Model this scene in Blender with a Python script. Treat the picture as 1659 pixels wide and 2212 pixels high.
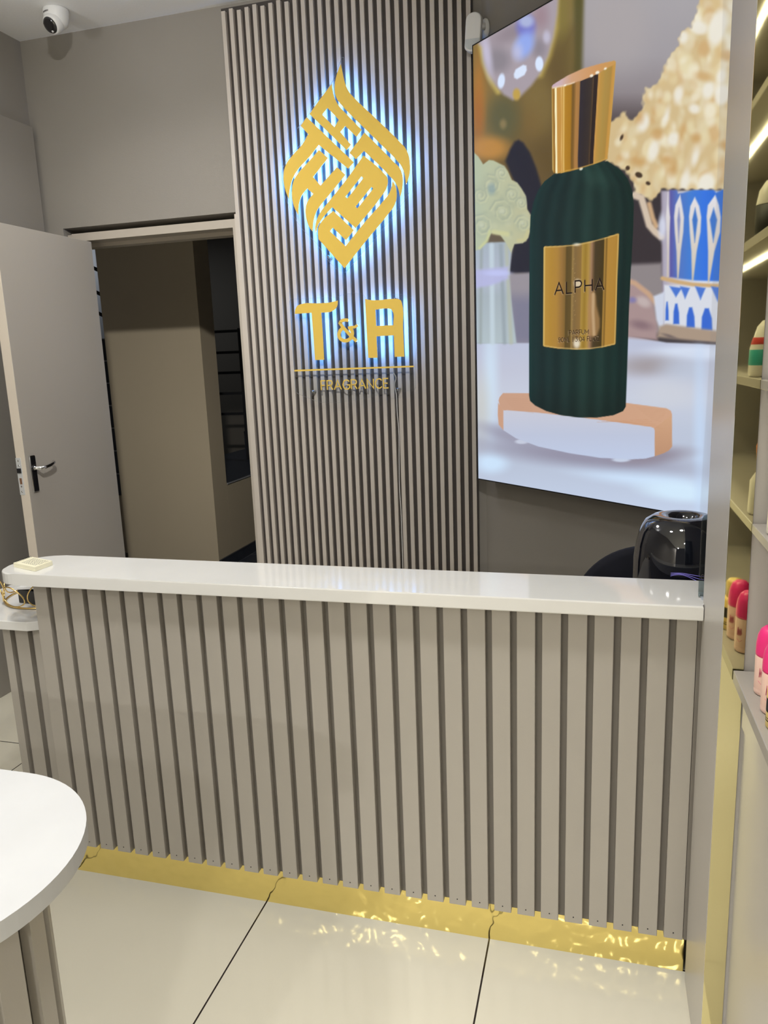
import bpy, bmesh, math, random
import numpy as np
from mathutils import Vector, Matrix

for o in list(bpy.data.objects):
    bpy.data.objects.remove(o)
S = bpy.context.scene
COL = S.collection

# ------------------------------------------------------------------ camera
CAM_R, CAM_U, CAM_B = [[0.963494, 0.265122, -0.037275], [-0.017713, 0.202048, 0.979215], [0.267143, -0.942808, 0.199368]]
cd = bpy.data.cameras.new('camera')
cam = bpy.data.objects.new('camera', cd)
COL.objects.link(cam)
R_, U_, B_ = CAM_R, CAM_U, CAM_B
cam.matrix_world = Matrix(((R_[0], U_[0], B_[0], 0), (R_[1], U_[1], B_[1], 0), (R_[2], U_[2], B_[2], 1.42), (0, 0, 0, 1)))
cd.sensor_fit = 'HORIZONTAL'
cd.sensor_width = 36.0
cd.lens = 36.0 * 1635 / 1659
cd.clip_start = 0.02
S.camera = cam

# ------------------------------------------------------------------ world, exposure, room lamps, added ceiling fill
w = bpy.data.worlds.new('room_air')
S.world = w
w.use_nodes = True
bgn = w.node_tree.nodes['Background']
bgn.inputs[0].default_value = (1.0, 0.97, 0.93, 1)
bgn.inputs[1].default_value = 0.12
S.view_settings.view_transform = 'Standard'
S.view_settings.look = 'None'
S.view_settings.exposure = 0.0
S.view_settings.gamma = 1.0
S.view_settings.use_curve_mapping = False
try:
    S.cycles.max_bounces = 10
    S.cycles.transparent_max_bounces = 16
    S.cycles.caustics_reflective = False
except Exception:
    pass


def lamp(name, loc, size, power, col=(1, .94, .86), spread=180, aim=None):
    l = bpy.data.lights.new(name, 'AREA')
    l.shape = 'DISK'
    l.size = size
    l.energy = power
    l.color = col
    l.spread = math.radians(spread)
    o = bpy.data.objects.new(name, l)
    COL.objects.link(o)
    o.location = loc
    if aim:
        o.rotation_euler = (Vector(aim) - Vector(loc)).to_track_quat('-Z', 'Y').to_euler()
    return o


WARM = (1, .985, .95)
lamp('ceiling_lamp', (-1.8, -5.7, 2.88), .30, 300, WARM, 160)
lamp('ceiling_lamp', (-1.5, -1.0, 2.88), .30, 38, WARM, 115)
lamp('ceiling_lamp', (.3, -2.8, 2.88), .30, 64, WARM, 150)
lamp('ceiling_lamp', (-.9, .9, 2.88), .25, 11.5, WARM, 110)
lamp('ceiling_lamp', (.02, .95, 2.88), .25, 4, WARM, 100)
lamp('ceiling_lamp', (-1.7, 2.5, 2.88), .45, 4.9, WARM, 130)
lamp('ceiling_lamp', (-.2, .15, 2.88), .12, 12.5, WARM, 60, (-2.6, 4.6, .9))
lamp('ceiling_fill', (-2.40, 1.80, 2.50), .15, 3.3, (1, 1, 1), 100, (-2.12, 2.12, 2.95))  # added upward fill without a fixture, brightens the ceiling corner
lamp('hall_lamp', (-4.3, 6.2, 2.7), .3, 6, (.85, .92, 1))

D = {"emblem":[[[[-1.0112,2.5826],[-1.0065,2.5595],[-1.0016,2.5316],[-0.9929,2.4993],[-0.9785,2.4721],[-0.9572,2.4479],[-0.8717,2.3634],[-0.7781,2.2684],[-0.7569,2.2444],[-0.7425,2.2152],[-0.7378,2.1829],[-0.7388,2.151],[-0.7453,2.1276],[-0.7571,2.1026],[-0.7587,2.1228],[-0.7636,2.1494],[-0.7746,2.1765],[-0.7936,2.2004],[-0.8578,2.2668],[-0.92,2.3303],[-0.9866,2.3981],[-1.0124,2.4268],[-1.0336,2.455],[-1.0415,2.4776],[-1.042,2.5013],[-1.0361,2.5281],[-1.0246,2.5579]]],[[[-1.0531,2.5145],[-1.0501,2.4865],[-1.0425,2.458],[-1.0259,2.4283],[-1.0044,2.4041],[-0.9335,2.3286],[-0.9572,2.3044],[-1.0035,2.3502],[-1.0255,2.3305],[-0.982,2.2777],[-1.0026,2.2588],[-1.1555,2.4132],[-1.1258,2.4439],[-1.0917,2.4777]],[[-1.0762,2.427],[-1.0299,2.3771],[-1.0504,2.3521],[-1.1004,2.405]]],[[[-1.1678,2.4025],[-0.973,2.2101],[-0.9992,2.1874],[-1.1218,2.291],[-1.1654,2.2496],[-1.2152,2.2091],[-1.2358,2.1861],[-1.2509,2.1604],[-1.2611,2.1298],[-1.2684,2.0925],[-1.2805,2.1274],[-1.2873,2.1701],[-1.2835,2.2032],[-1.2711,2.2312],[-1.2402,2.2633],[-1.1953,2.2999],[-1.1657,2.3375],[-1.1977,2.3735]]],[[[-1.1219,2.2731],[-1.0843,2.2374],[-1.1537,2.1701],[-1.1228,2.1348],[-1.047,2.199],[-1.0118,2.1657],[-1.0753,2.1048],[-1.1148,2.0687],[-1.1451,2.0355],[-1.1615,1.9989],[-1.1689,1.9548],[-1.1822,1.9729],[-1.1925,2.0013],[-1.1963,2.0314],[-1.1909,2.0647],[-1.1752,2.0886],[-1.1577,2.1038],[-1.1823,2.1278],[-1.2025,2.1099],[-1.2184,2.0839],[-1.226,2.055],[-1.2281,2.0234],[-1.2442,2.0566],[-1.2526,2.0911],[-1.2512,2.1332],[-1.2394,2.1677],[-1.2161,2.1947],[-1.1663,2.2353]]],[[[-0.9227,2.3183],[-0.8049,2.1955],[-0.7793,2.167],[-0.7701,2.138],[-0.7703,2.1058],[-0.7757,2.078],[-0.783,2.0575],[-0.7887,2.0872],[-0.8011,2.1147],[-0.8225,2.1409],[-0.9281,2.248],[-0.9643,2.2206],[-0.9917,2.2476]]],[[[-0.9311,2.2322],[-0.8487,2.1575],[-0.8337,2.1379],[-0.8322,2.1196],[-0.8398,2.0959],[-0.8611,2.0693],[-0.9782,1.9539],[-1.0762,2.0444],[-1.1182,2.008],[-1.1412,1.9803],[-1.155,1.9473],[-1.1564,1.973],[-1.1471,2.0019],[-1.1262,2.034],[-1.0963,2.0629],[-1.0081,2.1482]],[[-0.9437,2.1523],[-0.9363,2.1455],[-1.008,2.0739],[-1.016,2.0809]],[[-0.9025,2.1085],[-0.8955,2.1018],[-0.9667,2.031],[-0.9737,2.0387]]],[[[-0.8132,2.1251],[-0.8015,2.1046],[-0.7967,2.0758],[-0.7999,2.0476],[-0.8111,2.024],[-0.8321,2.0011],[-0.9319,1.9029],[-1.0349,1.7975],[-1.1445,1.923],[-1.145,1.9551],[-1.138,1.9779],[-1.1187,1.9996],[-1.0723,2.0303],[-0.9855,1.9469],[-1.0223,1.9088],[-1.0782,1.9634],[-1.0907,1.9509],[-1.0257,1.8866],[-0.9332,1.9784],[-0.8527,2.0522],[-0.8293,2.0766],[-0.8172,2.102]]]],"emblem_plate":[[-1.0055,2.6059],[-0.9979,2.6057],[-0.997,2.57],[-0.9956,2.5348],[-0.984,2.4982],[-0.9546,2.4555],[-0.8628,2.3624],[-0.7692,2.2714],[-0.7439,2.2391],[-0.7284,2.2058],[-0.7245,2.1617],[-0.7303,2.1142],[-0.7447,2.0752],[-0.7819,2.0256],[-0.8285,1.9761],[-0.9381,1.8676],[-1.0334,1.781],[-1.0427,1.7829],[-1.1618,1.9136],[-1.2294,1.9873],[-1.2764,2.0805],[-1.2935,2.1496],[-1.2941,2.2042],[-1.2779,2.236],[-1.2397,2.2716],[-1.2046,2.3008],[-1.1746,2.3303],[-1.2123,2.3657],[-1.1601,2.4137],[-1.1349,2.4469],[-1.0912,2.4855],[-1.0504,2.524],[-1.0329,2.555],[-1.0203,2.5807]],"letterT":[[[-1.2714,1.6221],[-1.2694,1.6377],[-1.2593,1.6559],[-1.2392,1.6624],[-1.1634,1.6614],[-1.1053,1.6623],[-1.0714,1.6679],[-1.0733,1.6495],[-1.0827,1.6346],[-1.105,1.623],[-1.1487,1.6212],[-1.1472,1.5198],[-1.1468,1.4213],[-1.1897,1.4219],[-1.1912,1.5217],[-1.194,1.6227]]],"letterA":[[[-0.9495,1.6681],[-0.9319,1.6632],[-0.911,1.6603],[-0.8184,1.6608],[-0.8024,1.6586],[-0.7935,1.6526],[-0.7893,1.6408],[-0.7877,1.5392],[-0.786,1.4218],[-0.8283,1.4225],[-0.8293,1.5118],[-0.9055,1.5108],[-0.9044,1.4217],[-0.9461,1.4223],[-0.9484,1.5554]],[[-0.9056,1.621],[-0.8498,1.6224],[-0.8383,1.6197],[-0.8317,1.6116],[-0.8292,1.5542],[-0.9046,1.5542]]],"amp_a":[[-0.9948,1.4946],[-1.019,1.5179],[-1.0395,1.5397],[-1.0554,1.5581],[-1.0657,1.5733],[-1.059,1.5818],[-1.0444,1.5855],[-1.0278,1.5834]],"amp_b":[[-1.0532,1.5536],[-1.0674,1.5409],[-1.0739,1.5256],[-1.0699,1.5112],[-1.0559,1.5007],[-1.0367,1.4995],[-1.0209,1.5091],[-1.0125,1.5251],[-1.0146,1.5408],[-1.0254,1.5537]],"amp_c":[[-1.0313,1.5521],[-1.0149,1.5541],[-0.9982,1.555],[-0.9878,1.5625]],"rule":[[-1.2895,1.3831],[-0.7456,1.3834],[-0.7453,1.3767],[-1.2895,1.3757]],"name_plate":[[-1.294,1.6783],[-1.282,1.6875],[-1.0658,1.6824],[-1.0558,1.6906],[-0.9683,1.69],[-0.9568,1.6845],[-0.9471,1.6706],[-0.7544,1.6641],[-0.741,1.6548],[-0.7398,1.5457],[-0.742,1.2887],[-0.7501,1.2795],[-1.2763,1.2758],[-1.2898,1.2855],[-1.2932,1.4806]],"frag":[[-1.1675,1.2913],[-0.8607,1.2931],[-1.1653,1.3309],[-0.863,1.3336]],"wire":[[-0.813,1.421],[-0.8239,1.4024],[-0.8227,1.3824],[-0.8139,1.3954],[-0.8216,1.3735],[-0.8249,1.3468]],"H":[[54.2636,-65.4829,1012.6],[-195.512,-527.032,1452.16],[-0.240398,-0.0576845,1.0]],"disp":{"p0":[-0.5374,3.2133,0.0],"u":[0.74125,-0.67123,0.0],"n":[-0.67123,-0.74125,0.0]},"pad":[[-1.5116,1.6351,0.916],[-1.4062,1.5988,0.916],[-1.4135,1.6672,0.916],[-1.4992,1.6949,0.916]]}


# ------------------------------------------------------------------ materials
def mat(name, col, rough=.5, metal=0.0, spec=.5, coat=0.0, bump=0.0, bscale=60, bdet=3, var=0.0, vscale=4, emit=None, estr=1.0):
    m = bpy.data.materials.new(name)
    m.use_nodes = True
    nt = m.node_tree
    b = nt.nodes['Principled BSDF']
    b.inputs['Base Color'].default_value = (*col, 1)
    b.inputs['Roughness'].default_value = rough
    b.inputs['Metallic'].default_value = metal
    b.inputs['Specular IOR Level'].default_value = spec
    b.inputs['Coat Weight'].default_value = coat
    tc = nt.nodes.new('ShaderNodeTexCoord')
    if var:
        n = nt.nodes.new('ShaderNodeTexNoise')
        n.inputs['Scale'].default_value = vscale
        n.inputs['Detail'].default_value = 6
        nt.links.new(tc.outputs['Object'], n.inputs['Vector'])
        mx = nt.nodes.new('ShaderNodeMix')
        mx.data_type = 'RGBA'
        mx.inputs[6].default_value = (*[c * (1 - var) for c in col], 1)
        mx.inputs[7].default_value = (*[min(1, c * (1 + var)) for c in col], 1)
        nt.links.new(n.outputs['Fac'], mx.inputs[0])
        nt.links.new(mx.outputs[2], b.inputs['Base Color'])
    if bump:
        n2 = nt.nodes.new('ShaderNodeTexNoise')
        n2.inputs['Scale'].default_value = bscale
        n2.inputs['Detail'].default_value = bdet
        nt.links.new(tc.outputs['Object'], n2.inputs['Vector'])
        bp = nt.nodes.new('ShaderNodeBump')
        bp.inputs['Strength'].default_value = bump
        bp.inputs['Distance'].default_value = .01
        nt.links.new(n2.outputs['Fac'], bp.inputs['Height'])
        nt.links.new(bp.outputs['Normal'], b.inputs['Normal'])
    if emit:
        b.inputs['Emission Color'].default_value = (*emit, 1)
        b.inputs['Emission Strength'].default_value = estr
    return m


M = {}
M['taupe_wall'] = mat('taupe_wall_paint', (.282, .260, .232), .55, bump=.05, bscale=180, var=.04, vscale=3)
M['taupe'] = mat('taupe_lacquer', (.402, .372, .330), .38, bump=.02, bscale=300, var=.03, vscale=8)
M['taupe_light'] = mat('pale_taupe_lacquer', (.55, .52, .485), .3, bump=.02, bscale=300, var=.03, vscale=6)
M['taupe_shade'] = mat('taupe_groove_shade', (.20, .180, .156), .6)  # taupe darkened so the gaps between slats read as shaded
M['slat_face'] = mat('fluted_slat_vinyl', (.57, .515, .455), .33, var=.05, vscale=14)
M['slat_back_shade'] = mat('fluted_groove_shade', (.060, .050, .044), .7)  # board colour set dark to deepen the groove shade
M['ceiling'] = mat('ceiling_plaster', (.92, .92, .92), .8, bump=.05, bscale=90)
M['quartz'] = mat('white_quartz', (.76, .755, .735), .075, var=.05, vscale=9)
M['quartz_matte'] = mat('white_quartz_table', (.57, .575, .58), .3, var=.07, vscale=9)
M['brass'] = mat('gold_mirror_sheet', (.95, .78, .29), .10, metal=1, bump=.75, bscale=19, bdet=1)
M['brass_mirror'] = mat('gold_mirror_strip', (.82, .75, .43), .045, metal=1, bump=.01, bscale=12)
M['gold_vinyl'] = mat('satin_gold_vinyl', (.95, .66, .13), .26, metal=.25, bump=.015, bscale=120)
M['gold_wire'] = mat('gold_wire', (.86, .62, .24), .2, metal=1)
M['chrome'] = mat('chrome', (.75, .76, .78), .08, metal=1)
M['black_gloss'] = mat('black_gloss_plate', (.01, .01, .012), .08, coat=1)
M['zinc'] = mat('zinc_plate', (.78, .80, .82), .3, metal=.35)
M['door_edge'] = mat('door_edge_paint', (.74, .66, .56), .5, var=.05, vscale=10)
M['frame_paint'] = mat('door_frame_paint', (.47, .42, .36), .5)
M['door'] = mat('door_paint', (.43, .395, .35), .42, bump=.02, bscale=120)
M['white_plastic'] = mat('white_plastic', (.80, .80, .79), .35)
M['grey_lens'] = mat('frosted_lens', (.60, .64, .67), .25)
M['black_dome'] = mat('smoked_black_dome', (.006, .007, .012), .04, coat=1, spec=.6)
M['black_fabric'] = mat('navy_black_fabric', (.006, .007, .016), .85)
M['dark_metal'] = mat('dark_metal', (.03, .03, .035), .4, metal=.6)
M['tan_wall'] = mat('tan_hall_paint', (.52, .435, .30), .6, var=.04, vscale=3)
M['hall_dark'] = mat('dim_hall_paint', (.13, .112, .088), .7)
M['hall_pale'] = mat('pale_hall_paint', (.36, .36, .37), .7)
M['slate'] = mat('dark_slate_tile', (.030, .034, .046), .35, var=.4, vscale=12)
M['grout'] = mat('pale_grout', (.33, .33, .34), .8)
M['rail'] = mat('black_rail', (.012, .012, .014), .5)
M['paper'] = mat('cream_paper', (.86, .82, .62), .7)
M['ink'] = mat('dark_ink', (.05, .04, .04), .6)
M['pink'] = mat('hot_pink_cap', (.90, .035, .23), .35)
M['label_pink'] = mat('pale_pink_bottle', (.90, .62, .52), .4)
M['pink_ink'] = mat('pink_ink', (.75, .12, .25), .5)
M['yellow'] = mat('pale_yellow_bottle', (.86, .66, .22), .35)
M['orange'] = mat('orange_cap', (.75, .22, .04), .4)
M['white_bottle'] = mat('white_bottle', (.85, .82, .74), .3)
M['teal'] = mat('teal_stripe', (.04, .42, .36), .4)
M['red'] = mat('red_stripe', (.70, .06, .05), .4)
M['key_brown'] = mat('brown_key_slot', (.22, .11, .06), .6)
M['print_ink'] = mat('print_ink', (.02, .008, .007), .6)
M['black'] = mat('matt_black', (.012, .012, .012), .6)
M['black_card'] = mat('black_card', (.02, .02, .02), .5)
M['led'] = mat('blue_white_led', (.2, .2, .2), .5, emit=(.095, .34, 1.0), estr=23)
M['led_white'] = mat('white_led', (.3, .3, .3), .5, emit=(1.0, .98, .92), estr=4)
M['violet'] = mat('violet_light_ring', (.02, .02, .03), .4, emit=(.34, .28, .9), estr=.6)
M['cable_white'] = mat('clear_white_cable', (.75, .73, .70), .3)


def acrylic(name, tint, gl):
    m = bpy.data.materials.new(name)
    m.use_nodes = True
    nt = m.node_tree
    nt.nodes.remove(nt.nodes['Principled BSDF'])
    out = nt.nodes['Material Output']
    t = nt.nodes.new('ShaderNodeBsdfTransparent')
    t.inputs[0].default_value = (*tint, 1)
    g = nt.nodes.new('ShaderNodeBsdfGlossy')
    g.inputs['Roughness'].default_value = .03
    f = nt.nodes.new('ShaderNodeFresnel')
    f.inputs['IOR'].default_value = gl
    mx = nt.nodes.new('ShaderNodeMixShader')
    nt.links.new(f.outputs[0], mx.inputs[0])
    nt.links.new(t.outputs[0], mx.inputs[1])
    nt.links.new(g.outputs[0], mx.inputs[2])
    nt.links.new(mx.outputs[0], out.inputs[0])
    return m


M['acrylic'] = acrylic('clear_acrylic', (.97, .98, .985), 1.25)
M['acrylic_grey'] = acrylic('clear_grey_acrylic', (.60, .66, .66), 1.7)


def edge_mat():
    m = bpy.data.materials.new('acrylic_cut_edge')
    m.use_nodes = True
    nt = m.node_tree
    out = nt.nodes['Material Output']
    b = nt.nodes['Principled BSDF']
    b.inputs['Base Color'].default_value = (.85, .90, .95, 1)
    b.inputs['Roughness'].default_value = .3
    t = nt.nodes.new('ShaderNodeBsdfTransparent')
    mx = nt.nodes.new('ShaderNodeMixShader')
    mx.inputs[0].default_value = .45
    nt.links.new(t.outputs[0], mx.inputs[1])
    nt.links.new(b.outputs[0], mx.inputs[2])
    nt.links.new(mx.outputs[0], out.inputs[0])
    return m


M['acrylic_edge'] = edge_mat()


def floor_mat(name, col, pitch, x0, y0, jw, jcol, rough, var):
    m = mat(name, col, rough, var=var, vscale=2.2)
    nt = m.node_tree
    b = nt.nodes['Principled BSDF']
    src = b.inputs['Base Color'].links[0].from_socket
    tc = nt.nodes.new('ShaderNodeTexCoord')
    sp = nt.nodes.new('ShaderNodeSeparateXYZ')
    nt.links.new(tc.outputs['Object'], sp.inputs[0])

    def line(sock, off):
        a = nt.nodes.new('ShaderNodeMath'); a.operation = 'SUBTRACT'; a.inputs[1].default_value = off - pitch * 40
        nt.links.new(sock, a.inputs[0])
        d = nt.nodes.new('ShaderNodeMath'); d.operation = 'DIVIDE'; d.inputs[1].default_value = pitch
        nt.links.new(a.outputs[0], d.inputs[0])
        f = nt.nodes.new('ShaderNodeMath'); f.operation = 'FRACT'
        nt.links.new(d.outputs[0], f.inputs[0])
        s = nt.nodes.new('ShaderNodeMath'); s.operation = 'SUBTRACT'; s.inputs[1].default_value = .5
        nt.links.new(f.outputs[0], s.inputs[0])
        ab = nt.nodes.new('ShaderNodeMath'); ab.operation = 'ABSOLUTE'
        nt.links.new(s.outputs[0], ab.inputs[0])
        g = nt.nodes.new('ShaderNodeMath'); g.operation = 'GREATER_THAN'; g.inputs[1].default_value = .5 - jw / 2 / pitch
        nt.links.new(ab.outputs[0], g.inputs[0])
        return g.outputs[0]
    mxx = nt.nodes.new('ShaderNodeMath'); mxx.operation = 'MAXIMUM'
    nt.links.new(line(sp.outputs['X'], x0), mxx.inputs[0])
    nt.links.new(line(sp.outputs['Y'], y0), mxx.inputs[1])
    mx = nt.nodes.new('ShaderNodeMix'); mx.data_type = 'RGBA'
    mx.inputs[7].default_value = (*jcol, 1)
    nt.links.new(mxx.outputs[0], mx.inputs[0])
    nt.links.new(src, mx.inputs[6])
    nt.links.new(mx.outputs[2], b.inputs['Base Color'])
    return m


M['floor'] = floor_mat('cream_porcelain_tiles', (.74, .70, .575), .598, -.231, 1.627, .0042, (.02, .012, .01), .085, .07)
M['floor_hall'] = floor_mat('dark_hall_tiles', (.035, .04, .055), .34, -2.5, 5.08, .008, (.25, .25, .26), .4, .4)


# ------------------------------------------------------------------ mesh helpers
def bx(bm, x0, x1, y0, y1, z0, z1, mi=0):
    v = [bm.verts.new(p) for p in ((x0, y0, z0), (x1, y0, z0), (x1, y1, z0), (x0, y1, z0), (x0, y0, z1), (x1, y0, z1), (x1, y1, z1), (x0, y1, z1))]
    for f in ((0, 3, 2, 1), (4, 5, 6, 7), (0, 1, 5, 4), (1, 2, 6, 5), (2, 3, 7, 6), (3, 0, 4, 7)):
        bm.faces.new([v[i] for i in f]).material_index = mi


def box(*a):
    bm = bmesh.new(); bx(bm, *a); return bm


def bevel(bm, wd, seg=2):
    bmesh.ops.bevel(bm, geom=list(bm.edges), offset=wd, segments=seg, affect='EDGES', profile=.5)
    return bm


def prism_xy(bm, pts, z0, z1, mi=0, smi=None):
    a = [bm.verts.new((x, y, z0)) for x, y in pts]
    b = [bm.verts.new((x, y, z1)) for x, y in pts]
    n = len(pts)
    bm.faces.new(list(reversed(a))).material_index = mi
    bm.faces.new(b).material_index = mi
    for i in range(n):
        j = (i + 1) % n
        bm.faces.new((a[i], a[j], b[j], b[i])).material_index = mi if smi is None else smi
    return bm


def lathe(bm, prof, c, seg=40, axis='Z', mi=0, smooth=True):
    rings = []
    for r, h in prof:
        if r < 1e-6:
            rings.append([bm.verts.new(_ax(0, 0, h, c, axis))])
        else:
            rings.append([bm.verts.new(_ax(r * math.cos(2 * math.pi * k / seg), r * math.sin(2 * math.pi * k / seg), h, c, axis)) for k in range(seg)])
    for a, b in zip(rings, rings[1:]):
        for k in range(seg):
            l = (k + 1) % seg
            if len(a) == 1 and len(b) == 1:
                continue
            if len(a) == 1:
                f = bm.faces.new((a[0], b[k], b[l]))
            elif len(b) == 1:
                f = bm.faces.new((a[k], a[l], b[0]))
            else:
                f = bm.faces.new((a[k], a[l], b[l], b[k]))
            f.smooth = smooth
            f.material_index = mi
    return bm


def _ax(x, y, h, c, axis):
    if axis == 'Z':
        return (c[0] + x, c[1] + y, c[2] + h)
    if axis == 'Y':
        return (c[0] + x, c[1] + h, c[2] + y)
    return (c[0] + h, c[1] + x, c[2] + y)


def tube(bm, pts, r, seg=8, closed=False):
    pts = [Vector(p) for p in pts]
    n = len(pts)
    rings = []
    up = Vector((0, 0, 1))
    prev = None
    for i, p in enumerate(pts):
        if closed:
            t = pts[(i + 1) % n] - pts[i - 1]
        else:
            t = pts[min(i + 1, n - 1)] - pts[max(i - 1, 0)]
        t.normalize()
        if prev is None:
            s = t.cross(up)
            if s.length < 1e-3:
                s = t.cross(Vector((1, 0, 0)))
        else:
            s = prev - t * prev.dot(t)
        s.normalize()
        prev = s
        q = t.cross(s)
        rings.append([bm.verts.new(p + s * (r * math.cos(2 * math.pi * k / seg)) + q * (r * math.sin(2 * math.pi * k / seg))) for k in range(seg)])
    m = n if closed else n - 1
    for i in range(m):
        a, b = rings[i], rings[(i + 1) % n]
        for k in range(seg):
            f = bm.faces.new((a[k], a[(k + 1) % seg], b[(k + 1) % seg], b[k]))
            f.smooth = True
    if not closed:
        bm.faces.new(list(reversed(rings[0])))
        bm.faces.new(rings[-1])
    return bm


def obj(name, bm, m, parent=None, fix=True):
    if isinstance(bm, bmesh.types.BMesh):
        if fix:
            bmesh.ops.recalc_face_normals(bm, faces=bm.faces)
        me = bpy.data.meshes.new(name)
        bm.to_mesh(me)
        bm.free()
    else:
        me = bm
        me.name = name
    ms = m if isinstance(m, (list, tuple)) else [m]
    me.materials.clear()
    for k in ms:
        me.materials.append(M[k] if isinstance(k, str) else k)
    o = bpy.data.objects.new(name, me)
    COL.objects.link(o)
    if parent is not None:
        wl = Vector((0, 0, 0))
        p = parent
        while p is not None:
            wl += p.location
            p = p.parent
        me.transform(Matrix.Translation(-wl))
        o.parent = parent
    return o


def tag(o, label, cat, group=None):
    o['label'] = label
    o['category'] = cat
    if group:
        o['group'] = group
    return o


def thing(name, loc, label, cat, group=None):
    o = bpy.data.objects.new(name, None)
    o.empty_display_size = .05
    COL.objects.link(o)
    o.location = loc
    return tag(o, label, cat, group)


def struct(name, bm, m):
    o = obj(name, bm, m)
    o['kind'] = 'structure'
    return o


def hermite(pts, n=5, closed=True, lim=38):
    P = [Vector((*p, 0)) for p in pts]
    N = len(P)
    T = []
    for i in range(N):
        if not closed and i in (0, N - 1):
            T.append(None); continue
        a = P[i] - P[i - 1]
        b = P[(i + 1) % N] - P[i]
        if a.angle(b, 0) < math.radians(lim):
            t = a.normalized() * b.length + b.normalized() * a.length
            T.append(t.normalized())
        else:
            T.append(None)
    out = []
    for i in range(N if closed else N - 1):
        p, q = P[i], P[(i + 1) % N]
        d = q - p
        t0 = T[i] if T[i] is not None else None
        t1 = T[(i + 1) % N]
        if t0 is None and t1 is None:
            out.append((p.x, p.y)); continue
        t0 = (t0 if t0 is not None else d.normalized()) * d.length
        t1 = (t1 if t1 is not None else d.normalized()) * d.length
        for k in range(n):
            s = k / n
            r = p * (2 * s**3 - 3 * s**2 + 1) + t0 * (s**3 - 2 * s**2 + s) + q * (-2 * s**3 + 3 * s**2) + t1 * (s**3 - s**2)
            out.append((r.x, r.y))
    if not closed:
        out.append((P[-1].x, P[-1].y))
    return out


def flat_shape(loops, y, th, smooth=True, lim=38):
    """filled outline (with holes) standing in the XZ plane at depth y, front face towards -Y, thickness th"""
    cu = bpy.data.curves.new('tmp', 'CURVE')
    cu.dimensions = '2D'
    cu.fill_mode = 'BOTH'
    cu.extrude = th / 2
    for lp in loops:
        q = hermite(lp, lim=lim) if smooth else lp
        s = cu.splines.new('POLY')
        s.points.add(len(q) - 1)
        for pt, c in zip(s.points, q):
            pt.co = (c[0], c[1], 0, 1)
        s.use_cyclic_u = True
    o = bpy.data.objects.new('tmp', cu)
    me = bpy.data.meshes.new_from_object(o)
    bpy.data.objects.remove(o)
    bpy.data.curves.remove(cu)
    me.transform(Matrix(((1, 0, 0, 0), (0, 0, -1, y + th / 2), (0, 1, 0, 0), (0, 0, 0, 1))))
    return me


def inset_loop(lp, d):
    """shrink a closed outline by moving it along its inward normals"""
    n = len(lp)
    ar = sum(lp[i - 1][0] * lp[i][1] - lp[i][0] * lp[i - 1][1] for i in range(n))
    sg = 1 if ar > 0 else -1
    out = []
    for i in range(n):
        a, b, c = Vector((*lp[i - 1],)), Vector((*lp[i],)), Vector((*lp[(i + 1) % n],))
        n1 = (b - a).normalized(); n2 = (c - b).normalized()
        m = Vector((-(n1.y + n2.y), n1.x + n2.x)) * sg
        if m.length < 1e-6:
            out.append(tuple(b)); continue
        m.normalize()
        k = max(.12, m.dot(Vector((-n1.y, n1.x)) * sg))
        out.append(tuple(b + m * d / k))
    return out


def ribbon(bm, pts, wd, y0, y1):
    """stroke of width wd along a polyline in the XZ plane"""
    P = [Vector(p) for p in pts]
    n = len(P)
    L, Rr = [], []
    for i in range(n):
        a = (P[i] - P[i - 1]).normalized() if i else None
        b = (P[i + 1] - P[i]).normalized() if i < n - 1 else None
        t = (a + b).normalized() if a is not None and b is not None else (a if b is None else b)
        nn = Vector((-t.y, t.x))
        k = 1.0
        if a is not None and b is not None:
            k = 1 / max(.5, abs(nn.dot(Vector((-a.y, a.x)))))
        L.append(P[i] + nn * wd / 2 * k)
        Rr.append(P[i] - nn * wd / 2 * k)
    q = L + Rr[::-1]
    f = [bm.verts.new((p.x, y0, p.y)) for p in q]
    g = [bm.verts.new((p.x, y1, p.y)) for p in q]
    N = len(q)
    for vs, rv in ((f, 0), (g, 1)):
        for i in range(n - 1):
            bm.faces.new((vs[i], vs[i + 1], vs[N - 2 - i], vs[N - 1 - i]))
    for i in range(N):
        j = (i + 1) % N
        bm.faces.new((f[i], f[j], g[j], g[i]))


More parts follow.
